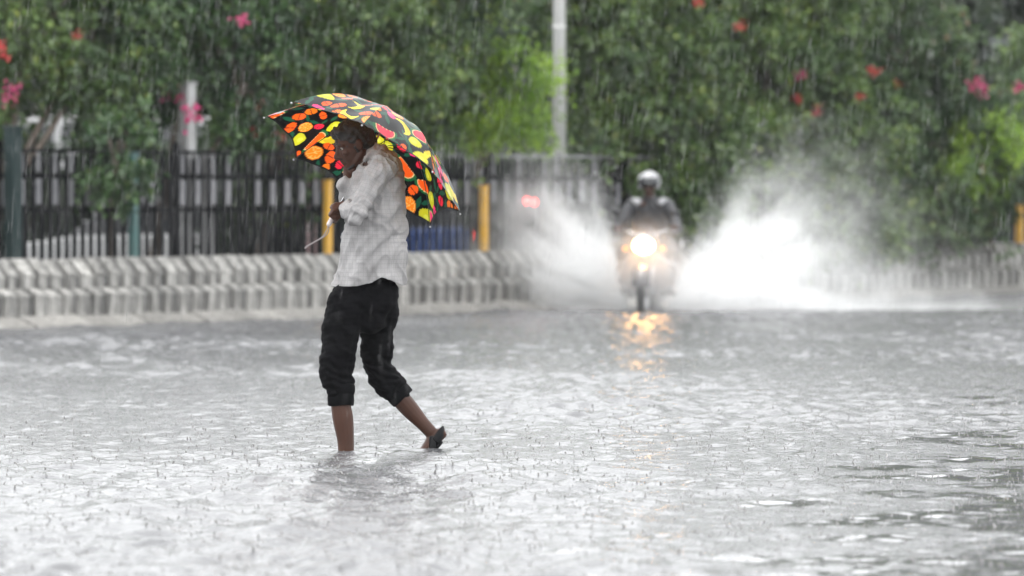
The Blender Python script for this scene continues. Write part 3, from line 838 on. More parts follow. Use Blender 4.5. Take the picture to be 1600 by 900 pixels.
# unseen tall trees, added so the water reflects their dark crowns
for i, (x, Y, H, lab) in enumerate([
    (4.2, 66, 8.8, 'unseen tall tree added for dark water reflections, above the rider and the hedge'),
    (9.5, 70, 12.4, 'unseen tall tree added for dark water reflections, above the long flowering hedge'),
    (15.5, 74, 12.6, 'unseen tall tree added for dark water reflections, above the far end of the wall')]):
    r = empty('reflection_tree', (x, Y, -0.1)); g3 = random.Random(i)
    lb = [((g3.uniform(-1, 1) * 1.2, g3.uniform(-1, 1), z), (2.2, 1.8, 1.5)) for z in np.linspace(5.4, H - 1.3, 5)] + [((sx * 2.0, 0, H * .62), (1.6, 1.5, 1.4)) for sx in (-1, 1)]
    V, Fc = foliage(lb, 2600, 8, 0.26, 0.17, 140 + i, spread=0.5, gap=-0.8)
    link_mesh('crown', np_mesh('crown', V, Fc, GREENS['far']), r)
    mb = MB().tube([(0, 0, -0.05), (0.08, 0.05, 2.0), (0, 0, 4.2), (0.1, 0, H - 2)], [0.20, 0.16, 0.13, 0.05], 10)
    for c_, rr in lb: mb.tube([(0, 0, min(4.2, c_[2] * .6)), Vector(c_) * 0.6 + Vector((0, 0, c_[2] * .25)), c_], [0.09, 0.06, 0.03], 7)
    mb.build('trunk', M['bark'], r, smooth=True)
    tag(r, lab, 'tree', 'unseen trees added for dark reflections')

# ------------------------------------------------------------------ buildings beyond the trees
def building(name, u0, u1, Y, H, depth, col, label, ncol, nrow):
    a, b = at(u0, 300, Y), at(u1, 300, Y); w = b.x - a.x
    r = empty(name, ((a.x + b.x) / 2, Y + depth / 2, -0.1))
    wm = mat(name + '_wall', col, 0.7, var=0.2, scale=0.8, bump=0.2)
    MB().box((0, 0, H / 2), (w, depth, H)).build('wall', wm, r)
    rf = MB().box((0, 0, H + 0.12), (w + 0.3, depth + 0.3, 0.24)).build('roof', M['plate'], r)
    MB().box((0, 0, H + 0.5), (w * 0.3, depth * 0.3, 0.55)).build('water_tank_room', wm, rf)
    for i in range(ncol):
        for j in range(nrow):
            x = -w / 2 + w * (i + 0.5) / ncol; z = 1.4 + j * 3.0
            if z + 0.8 > H: continue
            f = MB().box((x, -depth / 2 - 0.02, z), (w / ncol * 0.55, 0.06, 1.35)).build('window', M['plate'], r)
            MB().box((x, -depth / 2 - 0.055, z), (w / ncol * 0.47, 0.02, 1.2)).build('pane', M['glass_dark'], f)
    tag(r, label, 'building'); return r
building('slate_building', 1330, 2000, 118, 11.0, 9, (0.085, 0.09, 0.10), 'dark slate building behind the far end of the hedge', 6, 3)
building('grey_building', 560, 980, 112, 9.0, 9, (0.20, 0.195, 0.20), 'plain grey building behind the lime sapling and lamp post', 5, 3)
building('pale_building', -120, 420, 112, 7.5, 9, (0.40, 0.40, 0.40), 'pale building glimpsed through the bushes beyond the bus', 6, 2)
square_post('brick_pillar', 684, 0.30, 2.05, 0.16, mat('pinkish_plaster', (0.30, 0.20, 0.20), 0.7, var=0.2), -2.2, 'pinkish grey plastered pillar behind the fence left of the lime sapling', 'pillar')

# ------------------------------------------------------------------ vehicles beyond the fence
def car(u0, u1, Y, paint, label, flip=False, H=1.45, lit=False):
    a, b = at(u0, 300, Y), at(u1, 300, Y); L_ = b.x - a.x
    r = empty('passing_car', ((a.x + b.x) / 2, Y, -0.10)); s = -1 if flip else 1
    X = lambda f: s * (f - 0.5) * L_                       # f=0 front, 1 rear
    prof = [(0.0, .35), (0.01, .62), (0.05, .74), (0.26, .86), (0.96, .90), (1.0, .80), (1.0, .38), (0.9, .25), (0.1, .25)]
    MB().prism([Vector((X(f), 0, z)) for f, z in prof], ((0, -0.8, 0), (0, 0.8, 0))).build('body', paint, r, bevel=0.04)
    cab = [(0.24, .84), (0.38, H - .04), (0.46, H), (0.80, H), (0.88, H - .06), (0.97, .88)]
    cb = MB().prism([Vector((X(f), 0, z)) for f, z in cab], ((0, -0.68, 0), (0, 0.68, 0))).build('cabin', M['car_dark'], r, bevel=0.03)
    for f0, f1 in ((0.34, 0.55), (0.58, 0.78)):
        MB().prism([Vector((X(f0), 0, .90)), Vector((X(f0 + .05 if f0 < .5 else f0), 0, H - .1)), Vector((X(f1), 0, H - .1)), Vector((X(f1 + (.03 if f0 > .5 else 0)), 0, .92))], ((0, -0.69, 0), (0, -0.675, 0))).build('window', M['glass_dark'], cb)
    for f in (0.19, 0.80):
        for y in (-0.72, 0.72):
            w = MB().torus((X(f), y, 0.30), (0, 1, 0), 0.22, 0.085, 24, 8).build('wheel', M['rubber'], r, smooth=True)
            MB().cyl((X(f), y - .06, 0.30), (X(f), y + .06, 0.30), 0.17, 0.17, 14).build('rim', M['galv'], w)
    for y in (-0.62, 0.62):
        MB().box((X(1.0), y, 0.74), (0.06, 0.26, 0.16)).build('tail_lamp', M['taillight'] if lit else M['petal_red'], r, bevel=0.02)
        MB().box((X(0.02), y, 0.66), (0.08, 0.3, 0.12)).build('headlamp', M['galv'], r, bevel=0.02)
    for f in (0.57,):
        MB().box((X(f), -0.81, 0.78), (0.12, 0.02, 0.03)).build('door_handle', M['black_plastic'], r)
    tag(r, label, 'car'); return r
car(20, 425, 60, M['car_white'], 'white car passing low behind the fence bars', H=1.35)
car(505, 734, 70, M['car_blue'], 'blue car with a lit red tail lamp behind the walking man', H=1.25, lit=True)
def van():
    p = at(800, 300, 72); r = empty('grey_van', (p.x, 72, -0.10))
    MB().box((0, 1.0, 1.15), (1.6, 2.6, 1.7)).build('body', M['car_dark'], r, bevel=0.12)
    MB().box((0, -0.31, 1.42), (0.8, 0.03, 0.5)).build('rear_window', M['glass_dark'], r, bevel=0.01)
    MB().box((0, -0.36, 0.42), (1.6, 0.12, 0.18)).build('bumper', M['black_plastic'], r, bevel=0.03)
    for x in (0.27, 0.62): MB().ball((x - .01, -0.33, 1.26), (0.075, 0.05, 0.075)).build('tail_lamp', M['taillight'], r, smooth=True)
    for x in (-0.6, 0.6):
        w = MB().torus((x, 0.2, 0.28), (1, 0, 0), 0.2, 0.09, 24, 8).build('wheel', M['rubber'], r, smooth=True)
        MB().cyl((x - .06, 0.2, 0.28), (x + .06, 0.2, 0.28), 0.16, n=14).build('rim', M['galv'], w)
    tag(r, 'dark grey van with lit red tail lamps behind the fence', 'van')
van()
def bus():
    a, b = at(40, 300, 78), at(345, 300, 78); L_ = b.x - a.x; r = empty('city_bus', ((a.x + b.x) / 2, 79, -0.10))
    MB().box((0, 0, 1.55), (L_, 2.2, 2.4)).build('body', M['car_white'], r, bevel=0.12)
    MB().box((L_ * 0.18, -1.11, 1.75), (L_ * 0.5, 0.03, 0.55)).build('blue_panel', M['bus_blue'], r)
    MB().box((L_ * 0.41, -1.115, 2.0), (0.2, 0.03, 0.7)).build('orange_panel', M['bus_orange'], r)
    for i in range(6):
        x = -L_ / 2 + L_ * (i + 0.5) / 6
        MB().box((x, -1.11, 2.42), (L_ / 6 * 0.78, 0.03, 0.42)).build('window', M['glass_dark'], r, bevel=0.01)
    for x in (-L_ * 0.32, L_ * 0.32):
        w = MB().torus((x, -0.95, 0.42), (0, 1, 0), 0.30, 0.12, 24, 8).build('wheel', M['rubber'], r, smooth=True)
        MB().cyl((x, -1.02, 0.42), (x, -0.9, 0.42), 0.24, n=14).build('rim', M['galv'], w)
    tag(r, 'white and blue bus glimpsed under the bougainvillea', 'bus')
bus()

# ------------------------------------------------------------------ umbrella
MY = 22.6                                            # distance of the walking man
def P(u, v, dy=0.0): return at(u, v, MY + dy)
UC = at(567, 256, MY + 0.03)
_m = Vector((0.877, 0, -0.480)).normalized()
_ni = Vector((0.480, 0, 0.877)).normalized()
_tl = R(19)
UN = (_ni * math.cos(_tl) + Vector((0, 1, 0)) * math.sin(_tl)).normalized()
UV_ = (Vector((0, 1, 0)) * math.cos(_tl) - _ni * math.sin(_tl)).normalized()     # away from the camera, in the rim plane
UR, UH = 0.552, 0.292
def rib_point(phi, rho, lift=0.0):
    return UC + (_m * math.cos(phi) + UV_ * math.sin(phi)) * (UR * rho) + UN * (UH * (1 - rho ** 2.3) + lift)
PH0 = R(-8)
APEX = UC + UN * UH
def shaft(t): return APEX - UN * t

def fruit_print(S, T, seed, want):
    """flat printed fruit on black; S across, T down the panel, in metres -> linear colours"""
    g = random.Random(seed)
    C = np.zeros((S.size, 3)); C[:] = (0.005, 0.005, 0.0055)
    def rot(cx, cy, a):
        x, y = S - cx, T - cy; c, s = math.cos(a), math.sin(a); return x * c + y * s, -x * s + y * c
    GR, LG, RIND = (0.012, 0.11, 0.035), (0.10, 0.28, 0.04), (0.75, 0.55, 0.25)
    def melon(cx, cy, r, a, flesh):
        x, y = rot(cx, cy, a); d = np.hypot(x, y * 1.15)
        top = y > -0.22 * r
        C[(d < r) & top] = GR; C[(d < r * 0.80) & top] = RIND; C[(d < r * 0.74) & (y > -0.20 * r)] = flesh
    def orange(cx, cy, r, a):
        x, y = rot(cx, cy, a); d = np.hypot(x, y); th = np.arctan2(y, x)
        C[d < r] = (0.80, 0.20, 0.01); C[d < r * 0.86] = (0.85, 0.45, 0.12)
        seg = np.abs(np.sin(th * 4)) > 0.30
        C[(d < r * 0.78) & (d > r * 0.12) & seg] = (0.85, 0.22, 0.01)
    def banana(cx, cy, r, a):
        x, y = rot(cx, cy, a)
        q = (np.hypot(x, y) < r) & (np.hypot(x, y - r * 0.62) > r * 0.92)
        C[q] = (0.78, 0.62, 0.03)
        q2 = (np.hypot(x, y) < r) & (np.hypot(x, y - r * 0.50) > r * 0.98) & (np.abs(x) < r * .55)
        C[q2] = (0.62, 0.45, 0.02)
    def pear(cx, cy, r, a):
        x, y = rot(cx, cy, a)
        w = r * (0.72 - 0.28 * np.clip(y / r, -1, 1)) ; q = (np.abs(y) < r) & (np.abs(x) < w * np.sqrt(np.clip(1 - (y / r) ** 2, 0, 1)) * 1.1)
        C[q] = (0.52, 0.50, 0.02); C[q & (np.hypot(x - .15 * r, y + .2 * r) < r * .35)] = (0.62, 0.62, 0.06)
    def berry(cx, cy, r, a, c):
        x, y = rot(cx, cy, a); q = (x / r) ** 2 + (y / (r * 0.72)) ** 2 < 1
        C[q] = c; C[q & (np.abs(x) < r * .07)] = (0.05, 0.01, 0.01)
    def leaf(cx, cy, r, a):
        x, y = rot(cx, cy, a); q = (np.abs(x) < r) & (np.abs(y) < 0.34 * r * (1 - (x / r) ** 2))
        C[q] = (0.010, 0.075, 0.040)
    RED, PINK, ORG = (0.72, 0.02, 0.05), (0.80, 0.035, 0.18), (0.82, 0.10, 0.01)
    placed = []
    kinds = ['melon'] * 4 + ['orange'] * 2 + ['banana'] * 2 + ['pear'] * 3 + ['berry'] * 8 + ['leaf'] * 8
    smax, tmax = np.abs(S).max(), T.max()
    jobs = list(want)
    for rep in range(5):
        kk = [k for k in kinds if rep == 0 or k in ('berry', 'leaf', 'pear', 'melon')]; g.shuffle(kk); kk.sort(key=lambda k: {'melon': 0, 'banana': 1, 'pear': 1, 'orange': 1, 'berry': 2, 'leaf': 3}[k])
        for k in kk:
            r = {'melon': g.uniform(.068, .085), 'orange': g.uniform(.036, .043), 'banana': g.uniform(.052, .064), 'pear': g.uniform(.042, .052), 'berry': g.uniform(.028, .040), 'leaf': g.uniform(.028, .042)}[k]
            for tr in range(70):
                cx, cy = g.uniform(-smax, smax), g.uniform(0, tmax)
                rr = r * {'melon': .92, 'orange': 1.04, 'banana': .80, 'pear': .88, 'berry': .98, 'leaf': .62}[k]
                if all((cx - p[0]) ** 2 + (cy - p[1]) ** 2 > (rr + p[2]) ** 2 * (0.92 if k != 'leaf' else .72) for p in placed):
                    placed.append((cx, cy, rr)); jobs.append((k, cx, cy, r, g.uniform(0, 6.28))); break
    jobs.sort(key=lambda j: j[0] != 'leaf')
    for k, cx, cy, r, a in jobs:
        if k == 'melon': melon(cx, cy, r, a, g.choice([ORG, PINK, RED]))
        elif k == 'orange': orange(cx, cy, r, a)
        elif k == 'banana': banana(cx, cy, r, a)
        elif k == 'pear': pear(cx, cy, r, a)
        elif k == 'berry': berry(cx, cy, r, a, g.choice([RED, PINK, ORG, (0.78, 0.16, 0.01)]))
        else: leaf(cx, cy, r, a)
    return C

CANOPY_SIDE = -1
def canopy_material():
    m = bpy.data.materials.new('wet_printed_fabric'); m.use_nodes = True
    nt = m.node_tree; b = nt.nodes['Principled BSDF']; o = nt.nodes['Material Output']
    ca = nt.nodes.new('ShaderNodeVertexColor'); ca.layer_name = 'print'
    nt.links.new(ca.outputs['Color'], b.inputs['Base Color'])
    b.inputs['Roughness'].default_value = 0.42
    b.inputs['Specular IOR Level'].default_value = 0.08; b.inputs['Coat Roughness'].default_value = 0.08
    ge = nt.nodes.new('ShaderNodeNewGeometry'); cw = nt.nodes.new('ShaderNodeMath'); cw.operation = 'MULTIPLY_ADD'      # the wet film lies on the outside only
    cw.inputs[1].default_value = CANOPY_SIDE * 0.6; cw.inputs[2].default_value = 0.3 - CANOPY_SIDE * 0.3; b.inputs['Coat IOR'].default_value = 1.5
    nt.links.new(ge.outputs['Backfacing'], cw.inputs[0]); nt.links.new(cw.outputs[0], b.inputs['Coat Weight'])
    tr = nt.nodes.new('ShaderNodeBsdfTranslucent'); nt.links.new(ca.outputs['Color'], tr.inputs['Color'])
    mx = nt.nodes.new('ShaderNodeMixShader'); mx.inputs['Fac'].default_value = 0.45
    nt.links.new(b.outputs[0], mx.inputs[1]); nt.links.new(tr.outputs[0], mx.inputs[2]); nt.links.new(mx.outputs[0], o.inputs['Surface'])
    return m
M['canopy'] = canopy_material()
um = empty('umbrella', shaft(0.66))
tag(um, 'open black umbrella printed with bright fruit, held low over the man\'s head', 'umbrella')
UO = um.location.copy()
NA, NT = 84, 128
for k in range(8):
    p0, p1 = PH0 + k * math.pi / 4, PH0 + (k + 1) * math.pi / 4
    aa = np.linspace(0, 1, NA); tt = np.linspace(0.02, 1, NT)
    V = []
    for t in tt:
        hem = 1.0
        for a in aa:
            sag = 4 * a * (1 - a)
            rho = t * (1 - 0.075 * sag * t)                      # hem cut in between the ribs
            A_, B_ = rib_point(p0, rho), rib_point(p1, rho)
            q = A_.lerp(B_, a)
            arc = rib_point(p0 + (p1 - p0) * a, rho)
            q = q.lerp(arc, 0.02) + UN * (-0.026 * sag * t * t)
            V.append(q - UO)
    V = np.array([tuple(v) for v in V])
    pm = (p0 + p1) / 2
    L_ = 0.66
    Tm = np.repeat(tt, NA) * L_; Sm = np.tile(aa - 0.5, NT) * (np.repeat(tt, NA) * 0.435)
    # small creases in the wet cloth
    V = V + np.array(UN)[None, :] * (0.0035 * waves(V, 60 + k, 7, 0.16))[:, None] * np.clip(np.tile(4 * aa * (1 - aa), NT), 0, 1)[:, None]
    idx = np.arange(NT * NA).reshape(NT, NA)
    Fc = np.stack([idx[:-1, :-1], idx[1:, :-1], idx[1:, 1:], idx[:-1, 1:]], -1).reshape(-1, 4)
    me = np_mesh('canopy_panel', V, Fc, M['canopy'], True)
    want = []
    colr = np.ones((NA * NT, 4), np.float32); colr[:, :3] = fruit_print(Sm, Tm, 300 + k, want)
    # hem stitching
    colr[(np.repeat(tt, NA) > 0.988), :3] = 0.012
    at_ = me.color_attributes.new('print', 'FLOAT_COLOR', 'POINT'); at_.data.foreach_set('color', colr.ravel())
    link_mesh('canopy_panel', me, um)
    # rib under the seam, strut to the runner, tip cap
    rb = MB().tube([rib_point(p0, r_, -0.010) for r_ in (0.03, 0.3, 0.6, 0.85, 1.0)], [0.0028, 0.0026, 0.0024, 0.0022, 0.002], 6)
    ro = rb.build('rib', M['black_plastic'], um, UO, True)
    MB().tube([rib_point(p0, 0.46, -0.014), (rib_point(p0, 0.25, -0.04) + shaft(0.24)) * 0.5, shaft(0.26)], [0.0022] * 3, 5).build('strut', M['black_plastic'], ro, UO, True)
    MB().ball(rib_point(p0, 1.012, -0.004), 0.0052, 8, 6).build('tip_cap', M['galv'], um, UO, True)
MB().cyl(shaft(-0.012), shaft(0.60), 0.0052, n=10).build('shaft', M['chrome'], um, UO, True)
MB().cyl(shaft(0.24), shaft(0.285), 0.011, n=10).build('runner', M['black_plastic'], um, UO, True)
MB().tube([shaft(0.012), shaft(-0.004), shaft(-0.03)], [0.012, 0.010, 0.004], 8).build('ferrule', M['black_plastic'], um, UO, True)
MB().tube([shaft(0.555), shaft(0.60), shaft(0.66)], [0.012, 0.0135, 0.013], 10).build('handle', mat('pale_handle', (0.55, 0.48, 0.46), 0.4), um, UO, True)
HE = shaft(0.66)
st = MB()
st.tube([HE, HE + Vector((-0.03, -0.01, -0.06)), P(480, 384, -0.06), P(477, 388, -0.055), P(484, 383, -0.045), HE + Vector((-0.01, 0.01, -0.05)), HE], [0.003] * 7, 6)
st.build('wrist_strap', mat('grey_cord', (0.25, 0.22, 0.22), 0.7), um, UO, True)

# ------------------------------------------------------------------ hands
def grip_hand(mb, G, axis, palm, wrist, scale=1.0, thick=0.012, thumb_up=True):
    """a closed hand round a rod through G; palm: direction from rod to the palm; axis points from little finger to index"""
    axis = axis.normalized(); palm = (palm - axis * palm.dot(axis)).normalized(); side = axis.cross(palm)
    s = scale
    lens = [0.95, 1.0, 0.96, 0.82]
    for k in range(4):
        off = axis * ((1.5 - k) * 0.0195 * s)
        rr = thick + 0.009 * s
        pts = [G + off * 0.92 + palm * (rr + 0.028 * s) - side * 0.012 * s]
        for j, a in enumerate((28, 75, 125, 175, 222)):
            w = R(a * lens[k]); rj = rr * (1.25 if j == 0 else 1.05)
            pts.append(G + off + palm * (rj * math.cos(w)) + side * (rj * math.sin(w)))
        mb.tube(pts, [0.0105 * s, 0.0100 * s, 0.0092 * s, 0.0086 * s, 0.008 * s, 0.0068 * s], 8, ref=axis, sub=3)
    # palm and back of the hand
    kn = G + palm * (thick + 0.030 * s) - side * 0.006 * s
    heel = G + palm * (thick + 0.030 * s) - side * 0.040 * s
    mb.tube([kn + side * 0.012 * s, kn - side * 0.012 * s, heel, heel.lerp(wrist, 0.6), wrist], [(0.040 * s, 0.014 * s), (0.042 * s, 0.017 * s), (0.037 * s, 0.019 * s), (0.028 * s, 0.021 * s), (0.026 * s, 0.022 * s)], 12, ref=axis, sub=4)
    # thumb: leaves the side of the palm near its base and closes over the fingers
    tb = heel + axis * 0.026 * s
    rr = thick + 0.010 * s
    mb.tube([tb, G + axis * 0.043 * s + palm * (rr * 0.9) - side * 0.026 * s, G + axis * 0.040 * s - palm * (rr * 0.55) - side * (rr * 0.9), G + axis * 0.028 * s - palm * (rr * 1.1) + side * 0.006 * s],
            [0.0135 * s, 0.0125 * s, 0.0105 * s, 0.0085 * s], 8, ref=axis, sub=4)

# ------------------------------------------------------------------ the walking man
pr = empty('person', P(590, 735))
tag(pr, 'man in pale checked shirt and rolled black trousers wading left under a fruit umbrella', 'person')
PO = pr.location.copy()
px = 1 / 310.0
# arm joints
LS, LE, LW = P(599, 260, -0.18), P(556, 335, -0.30), P(538, 322, -0.10)
RS, RE, RW = P(588, 262, 0.15), P(545, 332, 0.03), P(544, 284, -0.03)
GL, GR_ = shaft(0.60), shaft(0.335)
HC = P(553, 226, 0.0)                                # head centre
FWD = Vector((-0.90, -0.22, -0.42)).normalized()     # where the face looks: down and a little to the camera side
LAT = Vector((0, 0, 1)).cross(FWD).normalized()
UPH = FWD.cross(LAT)
def HP(f, l, u): return HC + FWD * f + LAT * l + UPH * u
hrot = Matrix((FWD, LAT, UPH)).transposed()
body = MB()
# skull, face
body.ball(HP(-0.012, 0, 0.028), (0.098, 0.077, 0.092), 20, 14, hrot)
body.ball(HP(0.030, 0, -0.030), (0.062, 0.062, 0.080), 18, 12, hrot)
body.ball(HP(0.052, 0, -0.082), (0.034, 0.040, 0.028), 14, 10, hrot)           # chin
for s in (-1, 1):
    body.tube([HP(-0.01, s * 0.056, -0.045), HP(0.03, s * 0.05, -0.075), HP(0.055, s * 0.022, -0.088)], [0.018, 0.017, 0.016], 8)   # jaw
    body.ball(HP(0.060, s * 0.040, -0.018), (0.022, 0.022, 0.018), 10, 8, hrot)                 # cheek bone
    body.tube([HP(0.074, s * 0.010, 0.026), HP(0.078, s * 0.030, 0.030), HP(0.066, s * 0.052, 0.022)], [0.010, 0.010, 0.008], 8)    # brow
    body.ball(HP(-0.008, s * 0.078, -0.006), (0.020, 0.009, 0.031), 10, 8, hrot)                 # ear
body.tube([HP(0.082, 0, 0.020), HP(0.096, 0, -0.004), HP(0.110, 0, -0.022), HP(0.092, 0, -0.030)], [0.009, 0.011, 0.0135, 0.011], 10)  # nose
for s in (-1, 1): body.ball(HP(0.096, s * 0.012, -0.026), 0.010, 8, 6)
body.tube([HP(0.078, -0.022, -0.053), HP(0.092, 0, -0.050), HP(0.078, 0.022, -0.053)], [0.006, 0.009, 0.006], 8)
body.tube([HP(0.076, -0.020, -0.063), HP(0.089, 0, -0.064), HP(0.076, 0.020, -0.063)], [0.006, 0.009, 0.006], 8)
# neck, trunk
body.tube([HP(-0.025, 0, -0.05), P(572, 252, 0), P(583, 272, 0), P(588, 290, 0)], [0.058, 0.058, 0.066, 0.09], 14)
body.tube([P(590, 268), P(588, 310), P(585, 360), P(578, 410), P(572, 455), P(571, 480)], [(0.14, 0.075), (0.14, 0.09), (0.125, 0.085), (0.11, 0.08), (0.11, 0.085), (0.09, 0.07)], 18)
for S_, E_, W_ in ((LS, LE, LW), (RS, RE, RW)):
    body.tube([P(592, 268, (S_.y - MY) * 0.5), S_, S_.lerp(E_, 0.5), E_], [0.04, 0.036, 0.032, 0.030], 12)
    body.tube([E_, E_.lerp(W_, 0.4), W_], [0.030, 0.030, 0.026], 12)
grip_hand(body, GL, UN, (LW - GL), LW, 1.02)
grip_hand(body, GR_, UN, (RW - GR_), RW, 1.0)
# legs: front leg (towards the camera), trailing leg
FL_h, FL_k, FL_a = P(548, 465, -0.08), P(528, 585, -0.07), P(541, 716, -0.06)
body.tube([FL_h, P(534, 525, -0.08), FL_k, P(532, 628, -0.07), P(536, 655, -0.065), P(540, 688, -0.06), P(541, 718, -0.06)], [0.068, 0.062, 0.050, 0.050, 0.053, 0.043, 0.040], 14)
body.tube([P(547, 727, -0.06), P(532, 727, -0.06), P(512, 731, -0.065), P(490, 734, -0.075)], [(0.036, 0.030), (0.040, 0.032), (0.048, 0.022), (0.045, 0.012)], 12)
RL = 0.16
body.tube([P(590, 468, 0.08), P(590, 530, 0.10), P(592, 578, 0.12), P(617, 612, 0.14), P(640, 639, RL), P(660, 661, RL), P(673, 675, RL)], [0.068, 0.060, 0.048, 0.049, 0.047, 0.036, 0.034], 14)
body.tube([P(690, 677, RL), P(679, 684, RL), P(671, 694, RL - .005), P(660, 704, RL - .01), P(650, 710, RL - .015)], [(0.032, 0.030), (0.036, 0.036), (0.040, 0.030), (0.046, 0.018), (0.042, 0.012)], 12)
for k in range(5):
    off = (k - 2) * 0.017
    body.tube([P(653, 708, RL - .012 + off), P(646, 711, RL - .015 + off * 1.05), P(641, 714, RL - .018 + off * 1.1)], [0.010, 0.0095, 0.008], 7)
    body.tube([P(496, 733, -0.072 + off), P(486, 735, -0.076 + off * 1.05), P(480, 737, -0.078 + off * 1.1)], [0.010, 0.0095, 0.008], 7)
bme = fuse(body, 0.0042, 2, 0.45)
bme.materials.append(M['skin']); set_co(bme, get_co(bme) - np.array(PO)); bme.name = 'body'
body_o = link_mesh('body', bme, pr)
# eyes, hair, beard
for s in (-1, 1):
    ey = MB().ball(HP(0.066, s * 0.030, 0.010), 0.0125, 10, 8).build('eye', mat('eye_white', (0.30, 0.27, 0.24), 0.35), pr, PO, True)
    MB().ball(HP(0.0755, s * 0.031, 0.008), 0.0062, 8, 6).build('iris', M['hair'], ey, PO, True)
    MB().tube([HP(0.084, s * 0.012, 0.036), HP(0.087, s * 0.030, 0.040), HP(0.073, s * 0.053, 0.031)], [0.0035, 0.004, 0.0025], 6).build('eyebrow', M['hair'], pr, PO, True)
hair = MB()
hair.ball(HP(-0.020, 0, 0.040), (0.103, 0.083, 0.094), 22, 14, hrot)
hair.ball(HP(-0.055, 0, -0.005), (0.062, 0.074, 0.075), 18, 12, hrot)
hair.ball(HP(0.045, 0, 0.085), (0.045, 0.062, 0.035), 14, 10, hrot)
for s in (-1, 1): hair.tube([HP(-0.005, s * 0.072, 0.035), HP(0.006, s * 0.072, 0.0), HP(0.004, s * 0.066, -0.03)], [0.015, 0.010, 0.008], 8)
hme = fuse(hair, 0.006, 2); c = get_co(hme); n = get_no(hme)
c = c + n * (0.003 * waves(c, 4, 9, 0.03))[:, None]; set_co(hme, c - np.array(PO)); hme.materials.append(M['hair'])
link_mesh('hair', hme, pr)
bd = MB()
bd.tube([HP(0.0, -0.060, -0.035), HP(0.030, -0.057, -0.073), HP(0.064, -0.028, -0.095), HP(0.079, 0, -0.098), HP(0.064, 0.028, -0.095), HP(0.030, 0.057, -0.073), HP(0.0, 0.060, -0.035)], [0.006, 0.008, 0.010, 0.011, 0.010, 0.008, 0.006], 8)
bd.tube([HP(0.078, -0.026, -0.047), HP(0.096, 0, -0.042), HP(0.078, 0.026, -0.047)], [0.0045, 0.006, 0.0045], 7)
bm_ = fuse(bd, 0.005, 1); set_co(bm_, get_co(bm_) - np.array(PO)); bm_.materials.append(M['hair']); link_mesh('beard', bm_, pr)

# --- trousers
tr_ = MB()
tr_.tube([P(577, 432), P(574, 450), P(570, 470), P(569, 490)], [(0.15, 0.135), (0.160, 0.158), (0.165, 0.172), (0.14, 0.13)], 22)
fl_c = [(553, 460, .098), (543, 480, .106), (537, 503, .102), (532, 530, .096), (526, 562, .088), (526, 588, .084), (532, 606, .064), (533, 618, .060)]
tr_.tube([P(u, v, -0.07) for i, (u, v, r_) in enumerate(fl_c)], [(r_ * .98, r_) for u, v, r_ in fl_c], 18)
rl_c = [(586, 458, .100, .03), (590, 480, .108, .05), (590, 505, .095, .09), (589, 540, .083, .10), (590, 568, .076, .115), (600, 592, .074, .13), (612, 606, .068, .14), (619, 612, .060, .15)]
tr_.tube([P(u, v, d) for u, v, r_, d in rl_c], [r_ for u, v, r_, d in rl_c], 18)
def cuff(A, B, r, th=0.007):
    # a turn-up: short band with a rounded edge
    A, B = Vector(A), Vector(B); ax = (B - A).normalized(); e1 = ax.orthogonal().normalized(); e2 = ax.cross(e1); V, Fc = [], []; n = 30; L = (B - A).length
    prof = [(0, r - th), (-.004, r), (0, r + th * .8), (L * .5, r + th), (L, r + th * .7), (L + .004, r), (L, r - th)]
    for i in range(n):
        w = 6.2832 * i / n; d = e1 * math.cos(w) + e2 * math.sin(w); k = 1 + 0.05 * math.sin(w * 3 + r * 90) + 0.03 * math.sin(w * 7)
        for z, q in prof: V.append(A + ax * (z + .004 * math.sin(w * 2 + 1)) + d * (q * k))
    m = len(prof)
    for i in range(n):
        for j in range(m): Fc.append((i * m + j, ((i + 1) % n) * m + j, ((i + 1) % n) * m + (j + 1) % m, i * m + (j + 1) % m))
    return V, Fc
CUFFS = [cuff(P(533, 615, -.07), P(533, 632, -.07), .060), cuff(P(533, 601, -.07), P(533, 614, -.07), .064, .009), cuff(P(619, 610, .145), P(629, 621, .15), .060), cuff(P(611, 600, .14), P(619, 609, .145), .065, .009)]
tr_.tube([P(531, 597, -.07), P(532, 607, -.07)], [.074, .072], 16)
tr_.tube([P(532, 612, -.07), P(533, 622, -.07)], [.060, .058], 16)
tr_.tube([P(608, 598, .135), P(615, 606, .14)], [.076, .074], 16)
tr_.tube([P(617, 609, .145), P(623, 616, .15)], [.062, .058], 16)
tme = fuse(tr_, 0.006, 5, 0.5); c = get_co(tme); n = get_no(tme)
zz = (c[:, 2] - P(570, 630).z)
fold = waves(c, 31, 9, 0.10, stretch=(0.8, 0.5, 1.7)) * 0.0034 + waves(c, 32, 8, 0.045, stretch=(0.7, 0.6, 1.5)) * 0.0018
knee = np.exp(-((c[:, 2] - P(0, 585).z) / 0.10) ** 2)
fold += knee * 0.0032 * np.sin(c[:, 2] * 150 + c[:, 0] * 60 + waves(c, 33, 5, 0.15) * 1.5)
set_co(tme, c + n * fold[:, None] - np.array(PO)); tme.materials.append(M['trousers'])
tro = link_mesh('trousers', tme, pr)
for V_, F_ in CUFFS: obj('rolled_cuff', V_, F_, M['trousers'], tro, PO, True)

